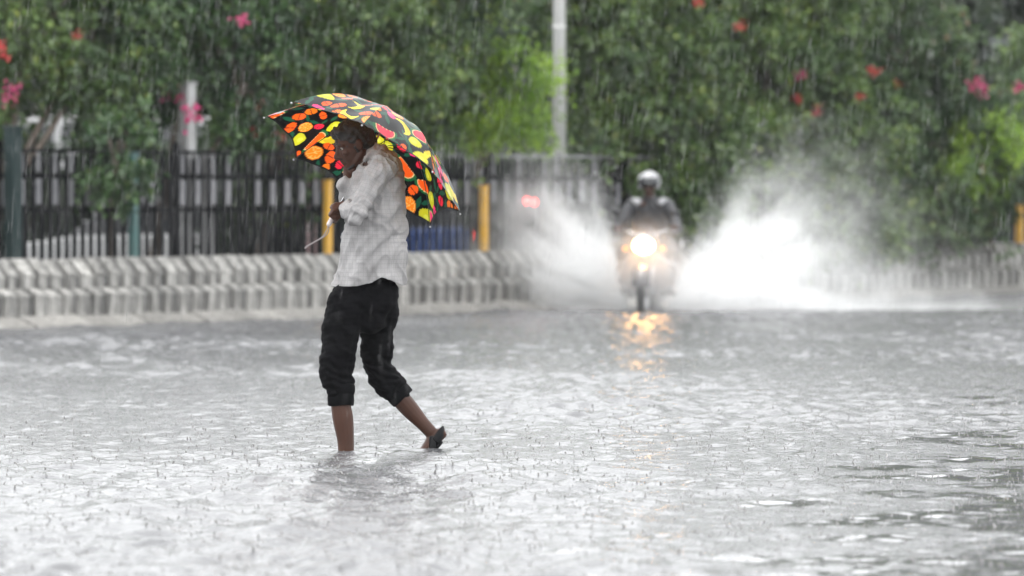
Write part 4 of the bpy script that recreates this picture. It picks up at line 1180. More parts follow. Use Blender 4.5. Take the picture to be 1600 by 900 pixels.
# --- shirt
def shirt_material():
    m = bpy.data.materials.new('pale_checked_cotton'); m.use_nodes = True
    nt = m.node_tree; b = nt.nodes['Principled BSDF']
    a = nt.nodes.new('ShaderNodeAttribute'); a.attribute_name = 'cloth'
    sp = nt.nodes.new('ShaderNodeSeparateXYZ'); nt.links.new(a.outputs['Vector'], sp.inputs[0])
    lines = []
    for ax in ('X', 'Y'):
        mu = nt.nodes.new('ShaderNodeMath'); mu.operation = 'MULTIPLY'; mu.inputs[1].default_value = 1 / 0.021; nt.links.new(sp.outputs[ax], mu.inputs[0])
        frn = nt.nodes.new('ShaderNodeMath'); frn.operation = 'FRACT'; nt.links.new(mu.outputs[0], frn.inputs[0])
        lt = nt.nodes.new('ShaderNodeMath'); lt.operation = 'LESS_THAN'; lt.inputs[1].default_value = 0.14; nt.links.new(frn.outputs[0], lt.inputs[0]); lines.append(lt)
    ad = nt.nodes.new('ShaderNodeMath'); ad.operation = 'MAXIMUM'; nt.links.new(lines[0].outputs[0], ad.inputs[0]); nt.links.new(lines[1].outputs[0], ad.inputs[1])
    tc = nt.nodes.new('ShaderNodeTexCoord'); nz = nt.nodes.new('ShaderNodeTexNoise'); nz.inputs['Scale'].default_value = 5; nz.inputs['Detail'].default_value = 5
    nt.links.new(tc.outputs['Object'], nz.inputs['Vector'])
    rp = nt.nodes.new('ShaderNodeValToRGB'); rp.color_ramp.elements[0].position = .35; rp.color_ramp.elements[1].position = .65
    rp.color_ramp.elements[0].color = (0.22, 0.214, 0.213, 1); rp.color_ramp.elements[1].color = (0.34, 0.332, 0.332, 1)
    nt.links.new(nz.outputs['Fac'], rp.inputs['Fac'])
    mx = nt.nodes.new('ShaderNodeMix'); mx.data_type = 'RGBA'
    sc_ = nt.nodes.new('ShaderNodeMath'); sc_.operation = 'MULTIPLY'; sc_.inputs[1].default_value = 0.30; nt.links.new(ad.outputs[0], sc_.inputs[0])
    nt.links.new(sc_.outputs[0], mx.inputs['Factor']); nt.links.new(rp.outputs['Color'], mx.inputs['A']); mx.inputs['B'].default_value = (0.16, 0.155, 0.16, 1)
    nt.links.new(mx.outputs['Result'], b.inputs['Base Color']); b.inputs['Roughness'].default_value = 0.8; b.inputs['Specular IOR Level'].default_value = 0.25
    n2 = nt.nodes.new('ShaderNodeTexNoise'); n2.inputs['Scale'].default_value = 400
    bp = nt.nodes.new('ShaderNodeBump'); bp.inputs['Strength'].default_value = 0.25; bp.inputs['Distance'].default_value = 0.003
    nt.links.new(tc.outputs['Object'], n2.inputs['Vector']); nt.links.new(n2.outputs['Fac'], bp.inputs['Height']); nt.links.new(bp.outputs['Normal'], b.inputs['Normal'])
    return m
M['shirt'] = shirt_material()
sh = MB()
tor = [(577, 462, 58, .205), (577, 447, 58, .205), (580, 420, 55, .205), (583, 385, 53, .20), (586, 345, 50, .20), (588, 305, 48, .205), (593, 275, 42, .205), (597, 257, 31, .185), (592, 245, 22, .13), (585, 238, 17, .085)]
sh.tube([P(u, v) for u, v, w, d in tor], [(d, w * px) for u, v, w, d in tor], 28)
for S_, E_, W_, dy in ((LS, LE, LW, -1), (RS, RE, RW, 1)):
    sh.tube([P(596, 262, (S_.y - MY) * 0.55), S_, S_.lerp(E_, 0.45), E_.lerp(S_, 0.12)], [0.076, 0.076, 0.066, 0.058], 16)
    sh.tube([E_.lerp(S_, 0.15), E_, E_.lerp(W_, 0.4), E_.lerp(W_, 0.66 if dy < 0 else 0.95)], [0.056, 0.058, 0.052, 0.047], 16)
    sh.tube([E_.lerp(W_, 0.54 if dy < 0 else 0.80), E_.lerp(W_, 0.66 if dy < 0 else 0.95)], [0.052, 0.051], 14)            # turned back cuff
# collar
sh.tube([P(566, 258, -0.045), P(578, 240, -0.066), P(592, 232, -0.03), P(594, 232, 0.03), P(580, 240, 0.062), P(566, 258, 0.045)], [(0.016, 0.016)] * 6, 8)
sme = fuse(sh, 0.0055, 3, 0.5)
c = get_co(sme); n = get_no(sme)
# which piece of cloth a vertex belongs to: sleeve or trunk
def seg_d(c, A, B):
    A, B = np.array(A), np.array(B); ab = B - A; t = np.clip(((c - A) @ ab) / (ab @ ab), 0, 1); q = A + t[:, None] * ab
    return np.linalg.norm(c - q, axis=1), t, q
best = np.full(len(c), 9.0); uvc = np.zeros((len(c), 3))
tu = c[:, 0] - PO.x
ang = np.arctan2(c[:, 1] - MY, c[:, 0] - P(586, 350).x)
uvc[:, 0] = ang * 0.19 + 0.6; uvc[:, 1] = c[:, 2]
for S_, E_, W_ in ((LS, LE, LW), (RS, RE, RW)):
    for A, B, o_ in ((S_, E_, 0.0), (E_, W_, 0.3)):
        d, t, q = seg_d(c, A, B)
        on = (d < 0.088) & (d < best) & ((t > 0.12) | (o_ > 0))
        ax = (B - A).normalized(); e1 = np.array(ax.orthogonal().normalized()); e2 = np.cross(np.array(ax), e1)
        w = np.arctan2((c - q) @ e2, (c - q) @ e1)
        uvc[on, 0] = (w * 0.065)[on] + 2; uvc[on, 1] = (t * (B - A).length)[on] + o_; best[on] = d[on]
sleeve = best < 9
# folds: hanging diagonals on the trunk, rings round the bent elbow
f1 = waves(c, 41, 10, 0.17, stretch=(1.4, 0.7, 0.6)) * 0.005 + waves(c, 42, 10, 0.07, stretch=(1.2, 0.8, 0.9)) * 0.0035
de = np.minimum(np.linalg.norm(c - np.array(LE), axis=1), np.linalg.norm(c - np.array(RE), axis=1))
dg_ = (c[:, 0] * 0.55 + c[:, 2] * 0.85)
f1 += np.exp(-(de / 0.12) ** 2) * 0.006 * np.sin(dg_ * 95 + waves(c, 43, 5, 0.2) * 1.2)
pull = np.exp(-((c[:, 2] - P(0, 350).z) / 0.16) ** 2) * (~sleeve)
f1 += pull * 0.006 * np.sin((c[:, 0] * 0.8 - c[:, 2] * 0.75) * 62 + waves(c, 44, 5, 0.25) * 1.3)
crease = waves(c, 45, 6, 0.20, stretch=(1.0, 0.6, 0.8))
f1 += 0.011 * (0.5 - np.sqrt(np.abs(np.sin((c[:, 0] * 0.9 + c[:, 2] * 0.5) * 24 + crease * 1.6)))) * np.where(sleeve, 0.7, 0.8)
f1 += 0.007 * (0.5 - np.sqrt(np.abs(np.sin((c[:, 2] * 1.0 - c[:, 0] * 0.7) * 34 + crease * 2.0)))) * np.where(sleeve, 0.9, 0.45)
c = c + n * np.clip(f1, -0.016, 0.012)[:, None]
# hem: level at the front, scooped at the side seam, tail at the back
xk = np.array([P(u, 445).x for u in (500, 519, 560, 583, 598, 612, 628, 650)])
zk = np.array([P(577, v).z for v in (448, 447, 446, 440, 432, 437, 445, 446)])
hem = np.interp(c[:, 0], xk, zk)
low = (c[:, 2] < hem) & ~sleeve
pol = np.empty(len(sme.loops), np.int32); sme.loops.foreach_get('vertex_index', pol)
ls = np.empty(len(sme.polygons), np.int32); sme.polygons.foreach_get('loop_start', ls)
lt = np.empty(len(sme.polygons), np.int32); sme.polygons.foreach_get('loop_total', lt)
kill = np.logical_and.reduceat(low[pol], ls)
c[low, 2] = hem[low]
set_co(sme, c)
bm = bmesh.new(); bm.from_mesh(sme); bm.faces.ensure_lookup_table()
lay = bm.verts.layers.float_vector.new('cloth')
for i, v in enumerate(bm.verts): v[lay] = uvc[i]
bmesh.ops.delete(bm, geom=[bm.faces[i] for i in np.nonzero(kill)[0]], context='FACES')
bm.to_mesh(sme); bm.free()
set_co(sme, get_co(sme) - np.array(PO)); sme.materials.append(M['shirt']); shade(sme)
so = link_mesh('shirt', sme, pr)
sm_ = so.modifiers.new('thickness', 'SOLIDIFY'); sm_.thickness = 0.004; sm_.offset = -1
# sandals
def sandal(heel, ball, toe, ank, w):
    s_ = MB()
    s_.tube([heel + Vector((0, 0, -.028)), heel.lerp(ball, 0.5) + Vector((0, 0, -.034)), ball + Vector((0, 0, -.026)), toe + Vector((0, 0, -.016))], [(w * .9, .014), (w * .9, .015), (w * 1.05, .013), (w * .9, .009)], 12)
    o = s_.build('sandal', M['sandal'], pr, PO, True)
    mid = heel.lerp(ball, 0.62)
    sb = MB(); lat = Vector((0, 1, 0))
    sb.tube([mid - lat * w * 1.05 + Vector((0, 0, -.03)), mid - lat * w * .7 + Vector((0, 0, .030)), mid + lat * w * .7 + Vector((0, 0, .030)), mid + lat * w * 1.05 + Vector((0, 0, -.03))], [(.018, .005)] * 4, 8, ref=(ball - heel))
    back = heel + (heel - ball).normalized() * 0.014
    sb.tube([heel.lerp(ball, .35) - lat * w, back - lat * w * .5 + Vector((0, 0, .018)), back + lat * w * .5 + Vector((0, 0, .018)), heel.lerp(ball, .35) + lat * w], [(.024, .008)] * 4, 8, ref=(0, 0, 1))
    sb.build('strap', M['sandal'], o, PO, True)
sandal(P(688, 682, RL), P(669, 698, RL - .005), P(647, 712, RL - .015), P(673, 675, RL), 0.046)
sandal(P(552, 728, -.06), P(512, 732, -.065), P(482, 738, -.076), P(541, 716, -.06), 0.046)

# ------------------------------------------------------------------ motorcycle and rider
BP = ground(1013, 486)
BY = BP.y
BROT = R(-7)
mc = empty('motorcycle', (BP.x, BY, -0.10), BROT)
tag(mc, 'motorcycle with headlight on, ploughing through flood water and throwing up spray', 'motorcycle')
# local axes: front towards -y, z from the road surface
def wheel(name, y, r=0.30, w=0.05):
    t = MB().torus((0, y, r), (1, 0, 0), r - 0.045, 0.047, 40, 10, rb=w).build(name, M['rubber'], mc, smooth=True)
    rm = MB().torus((0, y, r), (1, 0, 0), r - 0.095, 0.014, 36, 8, rb=0.03)
    rm.build('rim', M['chrome'], t, smooth=True)
    h = MB().cyl((-0.06, y, r), (0.06, y, r), 0.04, n=14)
    for k in range(10):
        a = k * 0.628; h.cyl((0.02 * (-1) ** k, y, r), (0, y + (r - .1) * math.cos(a), r + (r - .1) * math.sin(a)), 0.005, n=5)
    h.build('spokes', M['chrome'], t)
wheel('front_wheel', -0.62); wheel('rear_wheel', 0.66, w=0.058)
mg = MB(); prf = []
for k in range(9):
    a = R(20 + k * 17); prf.append((-0.62 - 0.335 * math.cos(a), 0.30 + 0.335 * math.sin(a)))
for k in range(8):
    (y0, z0), (y1, z1) = prf[k], prf[k + 1]
    mg.add([(-.10, y0, z0 - .02), (0, y0, z0 + .012), (.10, y0, z0 - .02), (-.10, y1, z1 - .02), (0, y1, z1 + .012), (.10, y1, z1 - .02), (-.10, y0, z0 - .032), (.10, y0, z0 - .032), (-.10, y1, z1 - .032), (.10, y1, z1 - .032)],
           [(0, 1, 4, 3), (1, 2, 5, 4), (6, 8, 9, 7), (0, 3, 8, 6), (2, 7, 9, 5)])
mg.build('front_mudguard', M['bike_paint'], mc, smooth=True)
for s in (-1, 1):
    MB().cyl((s * .09, -.62, .30), (s * .09, -.44, .86), .026, .024, 12).build('fork_tube', M['chrome'], mc, smooth=True)
MB().box((0, -.43, .84), (.24, .07, .035)).build('fork_crown', M['black_plastic'], mc, bevel=.008)
hb = MB().tube([(-.36, -.24, .985), (-.24, -.30, 1.0), (-.08, -.38, .95), (.08, -.38, .95), (.24, -.30, 1.0), (.36, -.24, .985)], [.011] * 6, 8).build('handlebar', M['chrome'], mc, smooth=True)
for s in (-1, 1):
    MB().cyl((s * .25, -.293, .999), (s * .37, -.235, .984), .017, n=10).build('grip', M['rubber'], hb, smooth=True)
    MB().tube([(s * .24, -.32, 1.0), (s * .30, -.46, .985), (s * .36, -.43, .985)], [.006, .006, .005], 6).build('brake_lever', M['chrome'], hb, smooth=True)
    mr = MB().tube([(s * .22, -.31, 1.0), (s * .27, -.34, 1.10), (s * .30, -.34, 1.17)], [.006] * 3, 6).build('mirror_stalk', M['black_plastic'], mc, smooth=True)
    MB().ball((s * .315, -.34, 1.20), (.062, .020, .042), 14, 10).build('mirror', M['black_plastic'], mr, smooth=True)
    ind = MB().cyl((s * .10, -.50, .80), (s * .19, -.51, .80), .010, n=8).build('indicator_stalk', M['black_plastic'], mc)
    MB().ball((s * .205, -.51, .80), (.032, .032, .028), 12, 8).build('indicator', mat('lit_amber_lamp', (0.6, 0.2, 0.02), 0.3, emit=(1.0, 0.30, 0.04), estr=0.8), ind, smooth=True)
fa = MB().tube([(0, -.40, .96), (0, -.50, .90), (0, -.52, .80), (0, -.44, .70)], [(.10, .05), (.17, .07), (.16, .06), (.09, .04)], 16, ref=(1, 0, 0)).build('front_cowl', M['bike_paint'], mc, smooth=True)
ap = MB().tube([(0, -.40, .74), (0, -.33, .62), (0, -.27, .45), (0, -.22, .34)], [(.16, .05), (.27, .05), (.31, .05), (.28, .045)], 18, ref=(1, 0, 0)).build('leg_shield', mat('grey_fairing_paint', (0.20, 0.20, 0.21), 0.3, coat=0.5), mc, smooth=True)
hl = MB().ball((-0.0, -.565, .835), (.12, .045, .088), 22, 12).build('headlight', mat('headlight_lens', (0.9, 0.9, 0.85), 0.1, emit=(1.0, 0.50, 0.15), estr=27), mc, smooth=True)
MB().torus((0, -.555, .835), (0, 1, 0), .10, .012, 28, 8).build('bezel', M['chrome'], hl, smooth=True)
hl.scale = (1, 1, 1)
MB().box((0, -.60, .655), (.24, .012, .075)).build('number_plate', M['plate'], mc, bevel=.006)
MB().tube([(0, -.36, .82), (0, -.22, .90), (0, 0, .90), (0, .14, .80)], [(.10, .08), (.15, .13), (.14, .13), (.09, .08)], 16, ref=(1, 0, 0)).build('fuel_tank', M['bike_paint'], mc, smooth=True)
MB().tube([(0, .08, .80), (0, .25, .79), (0, .55, .82), (0, .80, .84)], [(.10, .045), (.14, .05), (.14, .05), (.10, .04)], 14, ref=(1, 0, 0)).build('seat', M['black_plastic'], mc, smooth=True)
en = MB().box((0, -.02, .42), (.26, .36, .26)); en.box((0, -.13, .58), (.18, .16, .22)); en.build('engine', M['bike_paint'], mc, bevel=.025)
for z in (.52, .56, .60, .64): MB().box((0, -.14, z), (.22, .20, .012)).build('cooling_fin', M['chrome'], mc, bevel=.003)
MB().tube([(0, -.40, .84), (0, -.30, .62), (0, -.22, .32), (0, .2, .30)], [.022] * 4, 10).build('frame_tube', M['black_plastic'], mc, smooth=True)
for s in (-1, 1):
    MB().tube([(s * .05, -.24, .34), (s * .30, -.26, .40), (s * .32, -.25, .62), (s * .05, -.27, .70)], [.012] * 4, 8).build('leg_guard', M['chrome'], mc, smooth=True)
    MB().cyl((s * .12, .02, .30), (s * .30, .02, .30), .014, n=8).build('foot_peg', M['rubber'], mc)
    MB().cyl((s * .09, .66, .30), (s * .12, .42, .74), .022, n=10).build('rear_shock', M['chrome'], mc)
    MB().tube([(s * .12, .30, .78), (s * .13, .55, .74), (s * .08, .85, .80)], [(.02, .08), (.02, .09), (.02, .04)], 10, ref=(1, 0, 0)).build('side_panel', M['bike_paint'], mc, smooth=True)
MB().tube([(.10, -.20, .45), (.14, -.18, .26), (.15, .2, .24), (.16, .75, .34)], [.020, .022, .035, .042], 10).build('exhaust', M['chrome'], mc, smooth=True)
MB().tube([(0, .40, .62), (0, .72, .68), (0, .98, .56)], [(.08, .015), (.09, .015), (.08, .012)], 10, ref=(1, 0, 0)).build('rear_mudguard', M['bike_paint'], mc, smooth=True)

rd = empty('person', (BP.x, BY, -0.10), BROT)
tag(rd, 'motorcycle rider in white helmet and dark jacket riding through spray', 'person')
b = MB()
HZ = 1.515
b.tube([(0, .32, .84), (0, .30, .98), (0, .24, 1.15), (0, .17, 1.29)], [(.15, .11), (.15, .105), (.175, .11), (.17, .085)], 18, ref=(1, 0, 0))
b.tube([(0, .17, 1.30), (0, .13, 1.38), (0, .10, 1.46)], [.075, .055, .055], 12)
b.ball((0, .09, HZ), (.078, .098, .115), 18, 12)
b.ball((0, .03, HZ - .07), (.05, .06, .05), 12, 10)
b.tube([(0, -.005, HZ + .01), (0, -.025, HZ - .02), (0, -.005, HZ - .03)], [.008, .012, .01], 8)
for s in (-1, 1):
    b.tube([(s * .10, .18, 1.28), (s * .195, .16, 1.265), (s * .28, .06, 1.13), (s * .325, -.03, 1.02)], [.06, .062, .05, .043], 12)
    b.tube([(s * .325, -.03, 1.02), (s * .34, -.14, 1.01), (s * .325, -.215, 1.015)], [.043, .038, .028], 12)
    G_ = Vector((s * .31, -.264, .992)); ax = Vector((-s * .12, -.058, .015)).normalized()
    grip_hand(b, G_, ax, Vector((0, .5, .45)), Vector((s * .325, -.205, 1.03)), 1.0, 0.015)
    b.tube([(s * .09, .30, .84), (s * .19, .10, .83), (s * .27, -.13, .76)], [.095, .085, .065], 14)
    b.tube([(s * .27, -.13, .76), (s * .25, -.05, .58), (s * .23, .02, .38)], [.065, .058, .042], 14)
    b.tube([(s * .23, .06, .345), (s * .23, -.02, .335), (s * .24, -.13, .325)], [(.038, .034), (.042, .034), (.040, .020)], 12, ref=(1, 0, 0))
me = fuse(b, 0.009, 2); me.materials.append(M['skin']); link_mesh('body', me, rd)
j = MB()
j.tube([(0, .32, .88), (0, .30, 1.0), (0, .24, 1.15), (0, .18, 1.27), (0, .15, 1.335)], [(.185, .14), (.18, .135), (.205, .135), (.19, .105), (.09, .08)], 20, ref=(1, 0, 0))
for s in (-1, 1):
    j.tube([(s * .10, .18, 1.28), (s * .195, .16, 1.265), (s * .28, .06, 1.13), (s * .327, -.03, 1.02)], [.08, .082, .068, .06], 12)
    j.tube([(s * .325, -.03, 1.02), (s * .34, -.12, 1.012), (s * .33, -.17, 1.015)], [.06, .052, .044], 12)
me = fuse(j, 0.011, 2); c = get_co(me); n = get_no(me)
set_co(me, c + n * (0.006 * waves(c, 81, 9, 0.14))[:, None]); me.materials.append(mat('dark_wet_jacket', (0.022, 0.022, 0.026), 0.6, var=0.3, scale=8)); link_mesh('jacket', me, rd)
for s in (-1, 1):
    MB().tube([(s * .115, .085, 1.30), (s * .16, .13, 1.345), (s * .20, .17, 1.325), (s * .21, .22, 1.29)], [(.042, .014)] * 4, 10, ref=(1, 0, 0)).build('shoulder_patch', mat('pale_wet_cloth', (0.30, 0.30, 0.31), 0.5), rd, smooth=True)
t_ = MB()
for s in (-1, 1):
    t_.tube([(s * .08, .33, .85), (s * .19, .10, .84), (s * .275, -.14, .765)], [.118, .105, .088], 14)
    t_.tube([(s * .275, -.13, .765), (s * .255, -.05, .58), (s * .235, .02, .42)], [.086, .078, .068], 14)
me = fuse(t_, 0.011, 2); c = get_co(me); n = get_no(me); set_co(me, c + n * (0.005 * waves(c, 83, 9, 0.12))[:, None])
me.materials.append(mat('wet_grey_trousers', (0.09, 0.09, 0.095), 0.5, var=0.3, scale=8)); link_mesh('trousers', me, rd)
for s in (-1, 1):
    MB().tube([(s * .23, .08, .335), (s * .23, -.02, .33), (s * .24, -.16, .322)], [(.046, .042), (.050, .042), (.046, .028)], 12, ref=(1, 0, 0)).build('shoe', M['black_plastic'], rd, smooth=True)
# helmet: open shell with a dark visor
hv, hf = [], []
NS, MS = 28, 18
for jx in range(MS + 1):
    th = R(2 + 118 * jx / MS)
    for i in range(NS):
        w = 2 * math.pi * i / NS
        rr = 0.142 * math.sin(th) if jx else 0.004
        hv.append((rr * math.sin(w) * 0.93, 0.085 - rr * math.cos(w) * 1.1, HZ + 0.012 + 0.138 * math.cos(th)))
for jx in range(MS):
    for i in range(NS):
        w = 2 * math.pi * (i + 0.5) / NS; th = 2 + 118 * (jx + .5) / MS
        if th > 72 and math.cos(w) > 0.55: continue                      # the face opening
        hf.append((jx * NS + i, (jx + 1) * NS + i, (jx + 1) * NS + (i + 1) % NS, jx * NS + (i + 1) % NS))
he = obj('helmet', hv, hf, mat('white_helmet_shell', (0.27, 0.27, 0.28), 0.25, coat=0.5), rd, None, True)
sf = he.modifiers.new('t', 'SOLIDIFY'); sf.thickness = 0.02; sf.offset = -1
vv, vf = [], []
for jx in range(7):
    th = R(66 + 36 * jx / 6)
    for i in range(13):
        w = R(-62 + 124 * i / 12); rr = 0.151 * math.sin(th)
        vv.append((rr * math.sin(w) * .95, 0.083 - rr * math.cos(w) * 1.1, HZ + 0.012 + 0.146 * math.cos(th)))
for jx in range(6):
    for i in range(12): vf.append((jx * 13 + i, (jx + 1) * 13 + i, (jx + 1) * 13 + i + 1, jx * 13 + i + 1))
vo = obj('visor', vv, vf, M['glass_dark'], he, None, True)
vo.modifiers.new('t', 'SOLIDIFY').thickness = 0.004

# ------------------------------------------------------------------ spray thrown up by the motorcycle
def plume_material(name, dens, r0, skirt_x, skirt_z, th0, th1, depth, seed):
    m = bpy.data.materials.new(name); m.use_nodes = True
    nt = m.node_tree; nt.nodes.clear(); N = nt.nodes.new; Lk = nt.links.new
    def mth(op, a, b=None, c=None, clamp=False):
        n = N('ShaderNodeMath'); n.operation = op; n.use_clamp = clamp
        for i, x in enumerate((a, b, c)):
            if x is None: continue
            if isinstance(x, (int, float)): n.inputs[i].default_value = x
            else: Lk(x, n.inputs[i])
        return n.outputs[0]
    def smooth(x, a, b):
        n = N('ShaderNodeMapRange'); n.interpolation_type = 'SMOOTHSTEP'; n.inputs[1].default_value = a; n.inputs[2].default_value = b
        Lk(x, n.inputs[0]); return n.outputs[0]
    tc = N('ShaderNodeTexCoord'); sp = N('ShaderNodeSeparateXYZ'); Lk(tc.outputs['Object'], sp.inputs[0])
    X, Y, Z = sp.outputs
    r = mth('SQRT', mth('ADD', mth('MULTIPLY', X, X), mth('MULTIPLY', Z, Z)))
    th = mth('ARCTAN2', Z, mth('MAXIMUM', X, 0.001))
    cb = N('ShaderNodeCombineXYZ'); Lk(mth('MULTIPLY', th, 3.2), cb.inputs[0]); Lk(mth('MULTIPLY', r, 1.1), cb.inputs[1]); Lk(mth('MULTIPLY', Y, 1.3), cb.inputs[2])
    nz = N('ShaderNodeTexNoise'); nz.inputs['Scale'].default_value = 1.6; nz.inputs['Detail'].default_value = 5; nz.inputs['Roughness'].default_value = 0.62
    ad = N('ShaderNodeVectorMath'); ad.operation = 'ADD'; ad.inputs[1].default_value = (seed, seed * 2, 0); Lk(cb.outputs[0], ad.inputs[0]); Lk(ad.outputs[0], nz.inputs['Vector'])
    nf = smooth(nz.outputs['Fac'], 0.30, 0.72)
    fan = mth('MULTIPLY_ADD', mth('EXPONENT', mth('MULTIPLY', mth('DIVIDE', r, r0 * 0.42), -1.0)), 3.2, mth('MULTIPLY', mth('EXPONENT', mth('MULTIPLY', mth('POWER', mth('DIVIDE', r, r0), 1.4), -1.0)), 0.55))
    ang = mth('MULTIPLY', smooth(th, th1, th1 - 0.95), smooth(th, th0 - .25, th0 + .15))
    a = mth('MULTIPLY', mth('MULTIPLY', fan, ang), mth('ADD', mth('MULTIPLY', nf, 1.7), 0.06))
    sk = mth('MULTIPLY', mth('EXPONENT', mth('MULTIPLY', mth('DIVIDE', Z, skirt_z), -1.0)), mth('EXPONENT', mth('MULTIPLY', mth('DIVIDE', X, skirt_x), -1.0)))
    sk = mth('MULTIPLY', sk, mth('ADD', mth('MULTIPLY', nf, 0.9), 0.35))
    tot = mth('ADD', a, mth('MULTIPLY', sk, 1.3))
    yy = smooth(mth('ABSOLUTE', Y), depth, depth * 0.35)
    tot = mth('MULTIPLY', mth('MULTIPLY', tot, yy), smooth(X, -0.02, 0.22))
    tot = mth('MULTIPLY', mth('SUBTRACT', tot, 0.012), dens, clamp=False)
    tot = mth('MAXIMUM', tot, 0.0)
    vp = N('ShaderNodeVolumePrincipled'); vp.inputs['Color'].default_value = (0.995, 0.995, 0.995, 1); vp.inputs['Anisotropy'].default_value = 0.2
    Lk(tot, vp.inputs['Density'])
    o = N('ShaderNodeOutputMaterial'); Lk(vp.outputs[0], o.inputs['Volume'])
    try: m.cycles.volume_step_rate = 0.5
    except Exception: pass
    return m
def plume(sx, outline, depth, m, loc, label):
    V, n = [], len(outline)
    for y in (-depth, depth): V += [Vector((x, y, z)) for x, z in outline]
    Fc = [tuple(range(n)), tuple(range(n, 2 * n))[::-1]] + [(i, n + i, n + (i + 1) % n, (i + 1) % n) for i in range(n)]
    o = obj('water_spray', V, Fc, m); o.location = loc; o.scale = (sx, 1, 1)
    tag(o, label, 'spray', kind='stuff'); return o
OUT_R = [(-0.02, -.01), (5.2, -.01), (5.2, .35), (4.0, .9), (3.0, 1.7), (2.2, 2.3), (1.0, 2.4), (.35, 2.2), (0.0, 1.6), (-0.02, .5)]
OUT_L = [(-0.02, -.01), (2.2, -.01), (2.2, .8), (1.9, 2.2), (1.3, 2.7), (.4, 2.7), (0.0, 2.2), (-0.02, 1.0)]
plume(1, OUT_R, 0.75, plume_material('spray_mist_wide', 4.4, 1.25, 1.7, 0.13, -0.2, 1.30, 0.75, 3), (BP.x + 0.20, BY + 0.55, 0.0), 'wide white fan of spray thrown up on the fence post side of the motorcycle')
plume(-1, OUT_L, 0.70, plume_material('spray_mist_tall', 8.5, 0.92, 0.32, 0.30, -0.2, 1.58, 0.70, 8), (BP.x - 0.20, BY + 0.55, 0.0), 'tall white fan of spray between the motorcycle and the lamp post')

M['drop'] = mat('white_water_droplets', (0.80, 0.80, 0.80), 0.15)
def droplets(n):
    g = np.random.default_rng(77)
    s = np.where(g.random(n) < 0.56, 1, -1)
    th = np.where(s > 0, g.beta(1.3, 2.0, n) * 1.25 + .03, g.beta(2.0, 1.7, n) * 1.45 + .05)
    r = np.where(s > 0, g.gamma(2.0, 0.50, n), g.gamma(2.0, 0.38, n)) + 0.05
    x = BP.x + s * (0.20 + r * np.cos(th)); z = r * np.sin(th); y = BY + 0.45 + g.normal(size=n) * 0.30
    ok = (r < 3.0) & (z > 0.005) & (z < 2.2)
    x, y, z = x[ok], y[ok], z[ok]; n = len(x)
    rad = np.clip(g.lognormal(math.log(0.0036), 0.40, n), 0.002, 0.010)
    d = np.array([(1, 0, 0), (-1, 0, 0), (0, 1, 0), (0, -1, 0), (0, 0, 1.5), (0, 0, -1.5)])
    C = np.stack([x, y, z], -1)
    V = (C[:, None, :] + d[None] * rad[:, None, None]).reshape(-1, 3)
    f = np.array([(0, 2, 4), (2, 1, 4), (1, 3, 4), (3, 0, 4), (2, 0, 5), (1, 2, 5), (3, 1, 5), (0, 3, 5)])
    Fc = (np.arange(n)[:, None, None] * 6 + f[None]).reshape(-1, 3)
    o = link_mesh('water_droplets', np_mesh('water_droplets', V, Fc, M['drop'], True))
    tag(o, 'flying droplets scattered through the spray around the motorcycle', 'droplets', kind='stuff')
droplets(13000)
def front_spray():
    m = bpy.data.materials.new('front_spray_mist'); m.use_nodes = True
    nt = m.node_tree; nt.nodes.clear(); N = nt.nodes.new; Lk = nt.links.new
    tc = N('ShaderNodeTexCoord'); ln = N('ShaderNodeVectorMath'); ln.operation = 'LENGTH'; Lk(tc.outputs['Object'], ln.inputs[0])
    mr = N('ShaderNodeMapRange'); mr.interpolation_type = 'SMOOTHSTEP'; mr.inputs[1].default_value = 1.0; mr.inputs[2].default_value = 0.2; Lk(ln.outputs['Value'], mr.inputs[0])
    nz = N('ShaderNodeTexNoise'); nz.inputs['Scale'].default_value = 2.5; nz.inputs['Detail'].default_value = 4; Lk(tc.outputs['Object'], nz.inputs['Vector'])
    mu = N('ShaderNodeMath'); mu.operation = 'MULTIPLY'; Lk(mr.outputs[0], mu.inputs[0]); Lk(nz.outputs['Fac'], mu.inputs[1])
    m2 = N('ShaderNodeMath'); m2.operation = 'MULTIPLY'; m2.inputs[1].default_value = 2.3; Lk(mu.outputs[0], m2.inputs[0])
    vp = N('ShaderNodeVolumePrincipled'); vp.inputs['Color'].default_value = (0.99, 0.99, 0.99, 1); Lk(m2.outputs[0], vp.inputs['Density'])
    o = N('ShaderNodeOutputMaterial'); Lk(vp.outputs[0], o.inputs['Volume'])
    ob = MB().ball((0, 0, 0), 1.0, 20, 12).build('water_spray', m, None, None, True)
    ob.location = (BP.x, BY - 0.75, 0.44); ob.scale = (0.75, 0.45, 0.75)
    tag(ob, 'thin veil of spray hanging in front of the motorcycle', 'spray', kind='stuff')
front_spray()

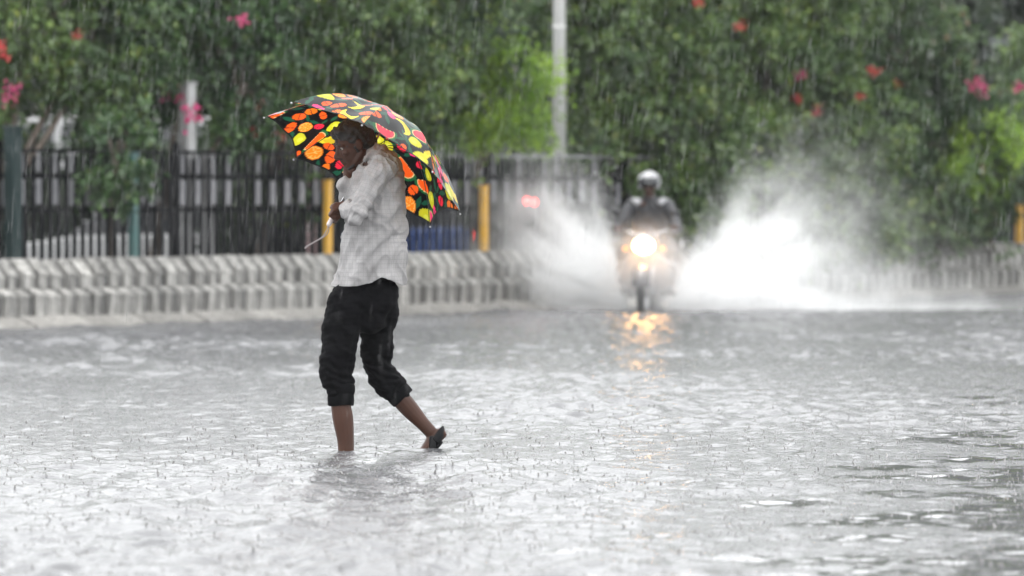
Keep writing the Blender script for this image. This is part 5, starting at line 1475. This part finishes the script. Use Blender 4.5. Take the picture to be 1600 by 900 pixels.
# ------------------------------------------------------------------ rain
def rain(n):
    g = np.random.default_rng(99)
    m = bpy.data.materials.new('rain_water'); m.use_nodes = True
    nt = m.node_tree; b_ = nt.nodes['Principled BSDF']; b_.inputs['Base Color'].default_value = (0.85, 0.85, 0.85, 1); b_.inputs['Roughness'].default_value = 0.3
    t = nt.nodes.new('ShaderNodeBsdfTransparent'); mx = nt.nodes.new('ShaderNodeMixShader'); mx.inputs[0].default_value = 0.065
    nt.links.new(t.outputs[0], mx.inputs[1]); nt.links.new(b_.outputs[0], mx.inputs[2]); nt.links.new(mx.outputs[0], nt.nodes['Material Output'].inputs['Surface'])
    Y = np.where(g.random(n) < 0.06, g.uniform(14, 22, n), g.uniform(23.4, 43.5, n))
    X = g.uniform(-1, 1, n) * (0.118 * Y + 0.4); Z = g.uniform(0.02, 1.0, n) * (CAMZ + 0.050 * Y)
    L_ = g.uniform(0.05, 0.16, n); w = g.uniform(0.0006, 0.0013, n) * (0.6 + Y / 40)
    tx = 0.10 + g.normal(size=n) * 0.025; C = np.stack([X, Y, Z], -1)
    ax = np.stack([tx, np.zeros(n), np.ones(n)], -1) * (L_ / 2)[:, None]
    ring = [np.stack([np.cos(a) * w, np.sin(a) * w, np.zeros(n)], -1) for a in (0.5, 2.6, 4.7)]
    V = np.stack([C + ax, C + ring[0], C + ring[1], C + ring[2], C - ax], 1).reshape(-1, 3)
    f = np.array([(0, 1, 2), (0, 2, 3), (0, 3, 1), (4, 2, 1), (4, 3, 2), (4, 1, 3)])
    o = link_mesh('rain', np_mesh('rain', V, (np.arange(n)[:, None, None] * 5 + f[None]).reshape(-1, 3), m, True))
    tag(o, 'falling raindrops across the whole street', 'rain', kind='stuff')
rain(11000)

# ------------------------------------------------------------------ rain haze
hm = bpy.data.materials.new('rain_haze'); hm.use_nodes = True
nt = hm.node_tree; nt.nodes.clear()
vp = nt.nodes.new('ShaderNodeVolumePrincipled'); vp.inputs['Color'].default_value = (0.93, 0.94, 0.95, 1); vp.inputs['Density'].default_value = 0.00020
vp.inputs['Anisotropy'].default_value = 0.1
no = nt.nodes.new('ShaderNodeOutputMaterial'); nt.links.new(vp.outputs[0], no.inputs['Volume'])
hz = MB().box((0, 75, 6.4), (200, 210, 15.2)).build('haze', hm)
tag(hz, 'pale rain haze filling the air of the street', 'haze', kind='stuff')
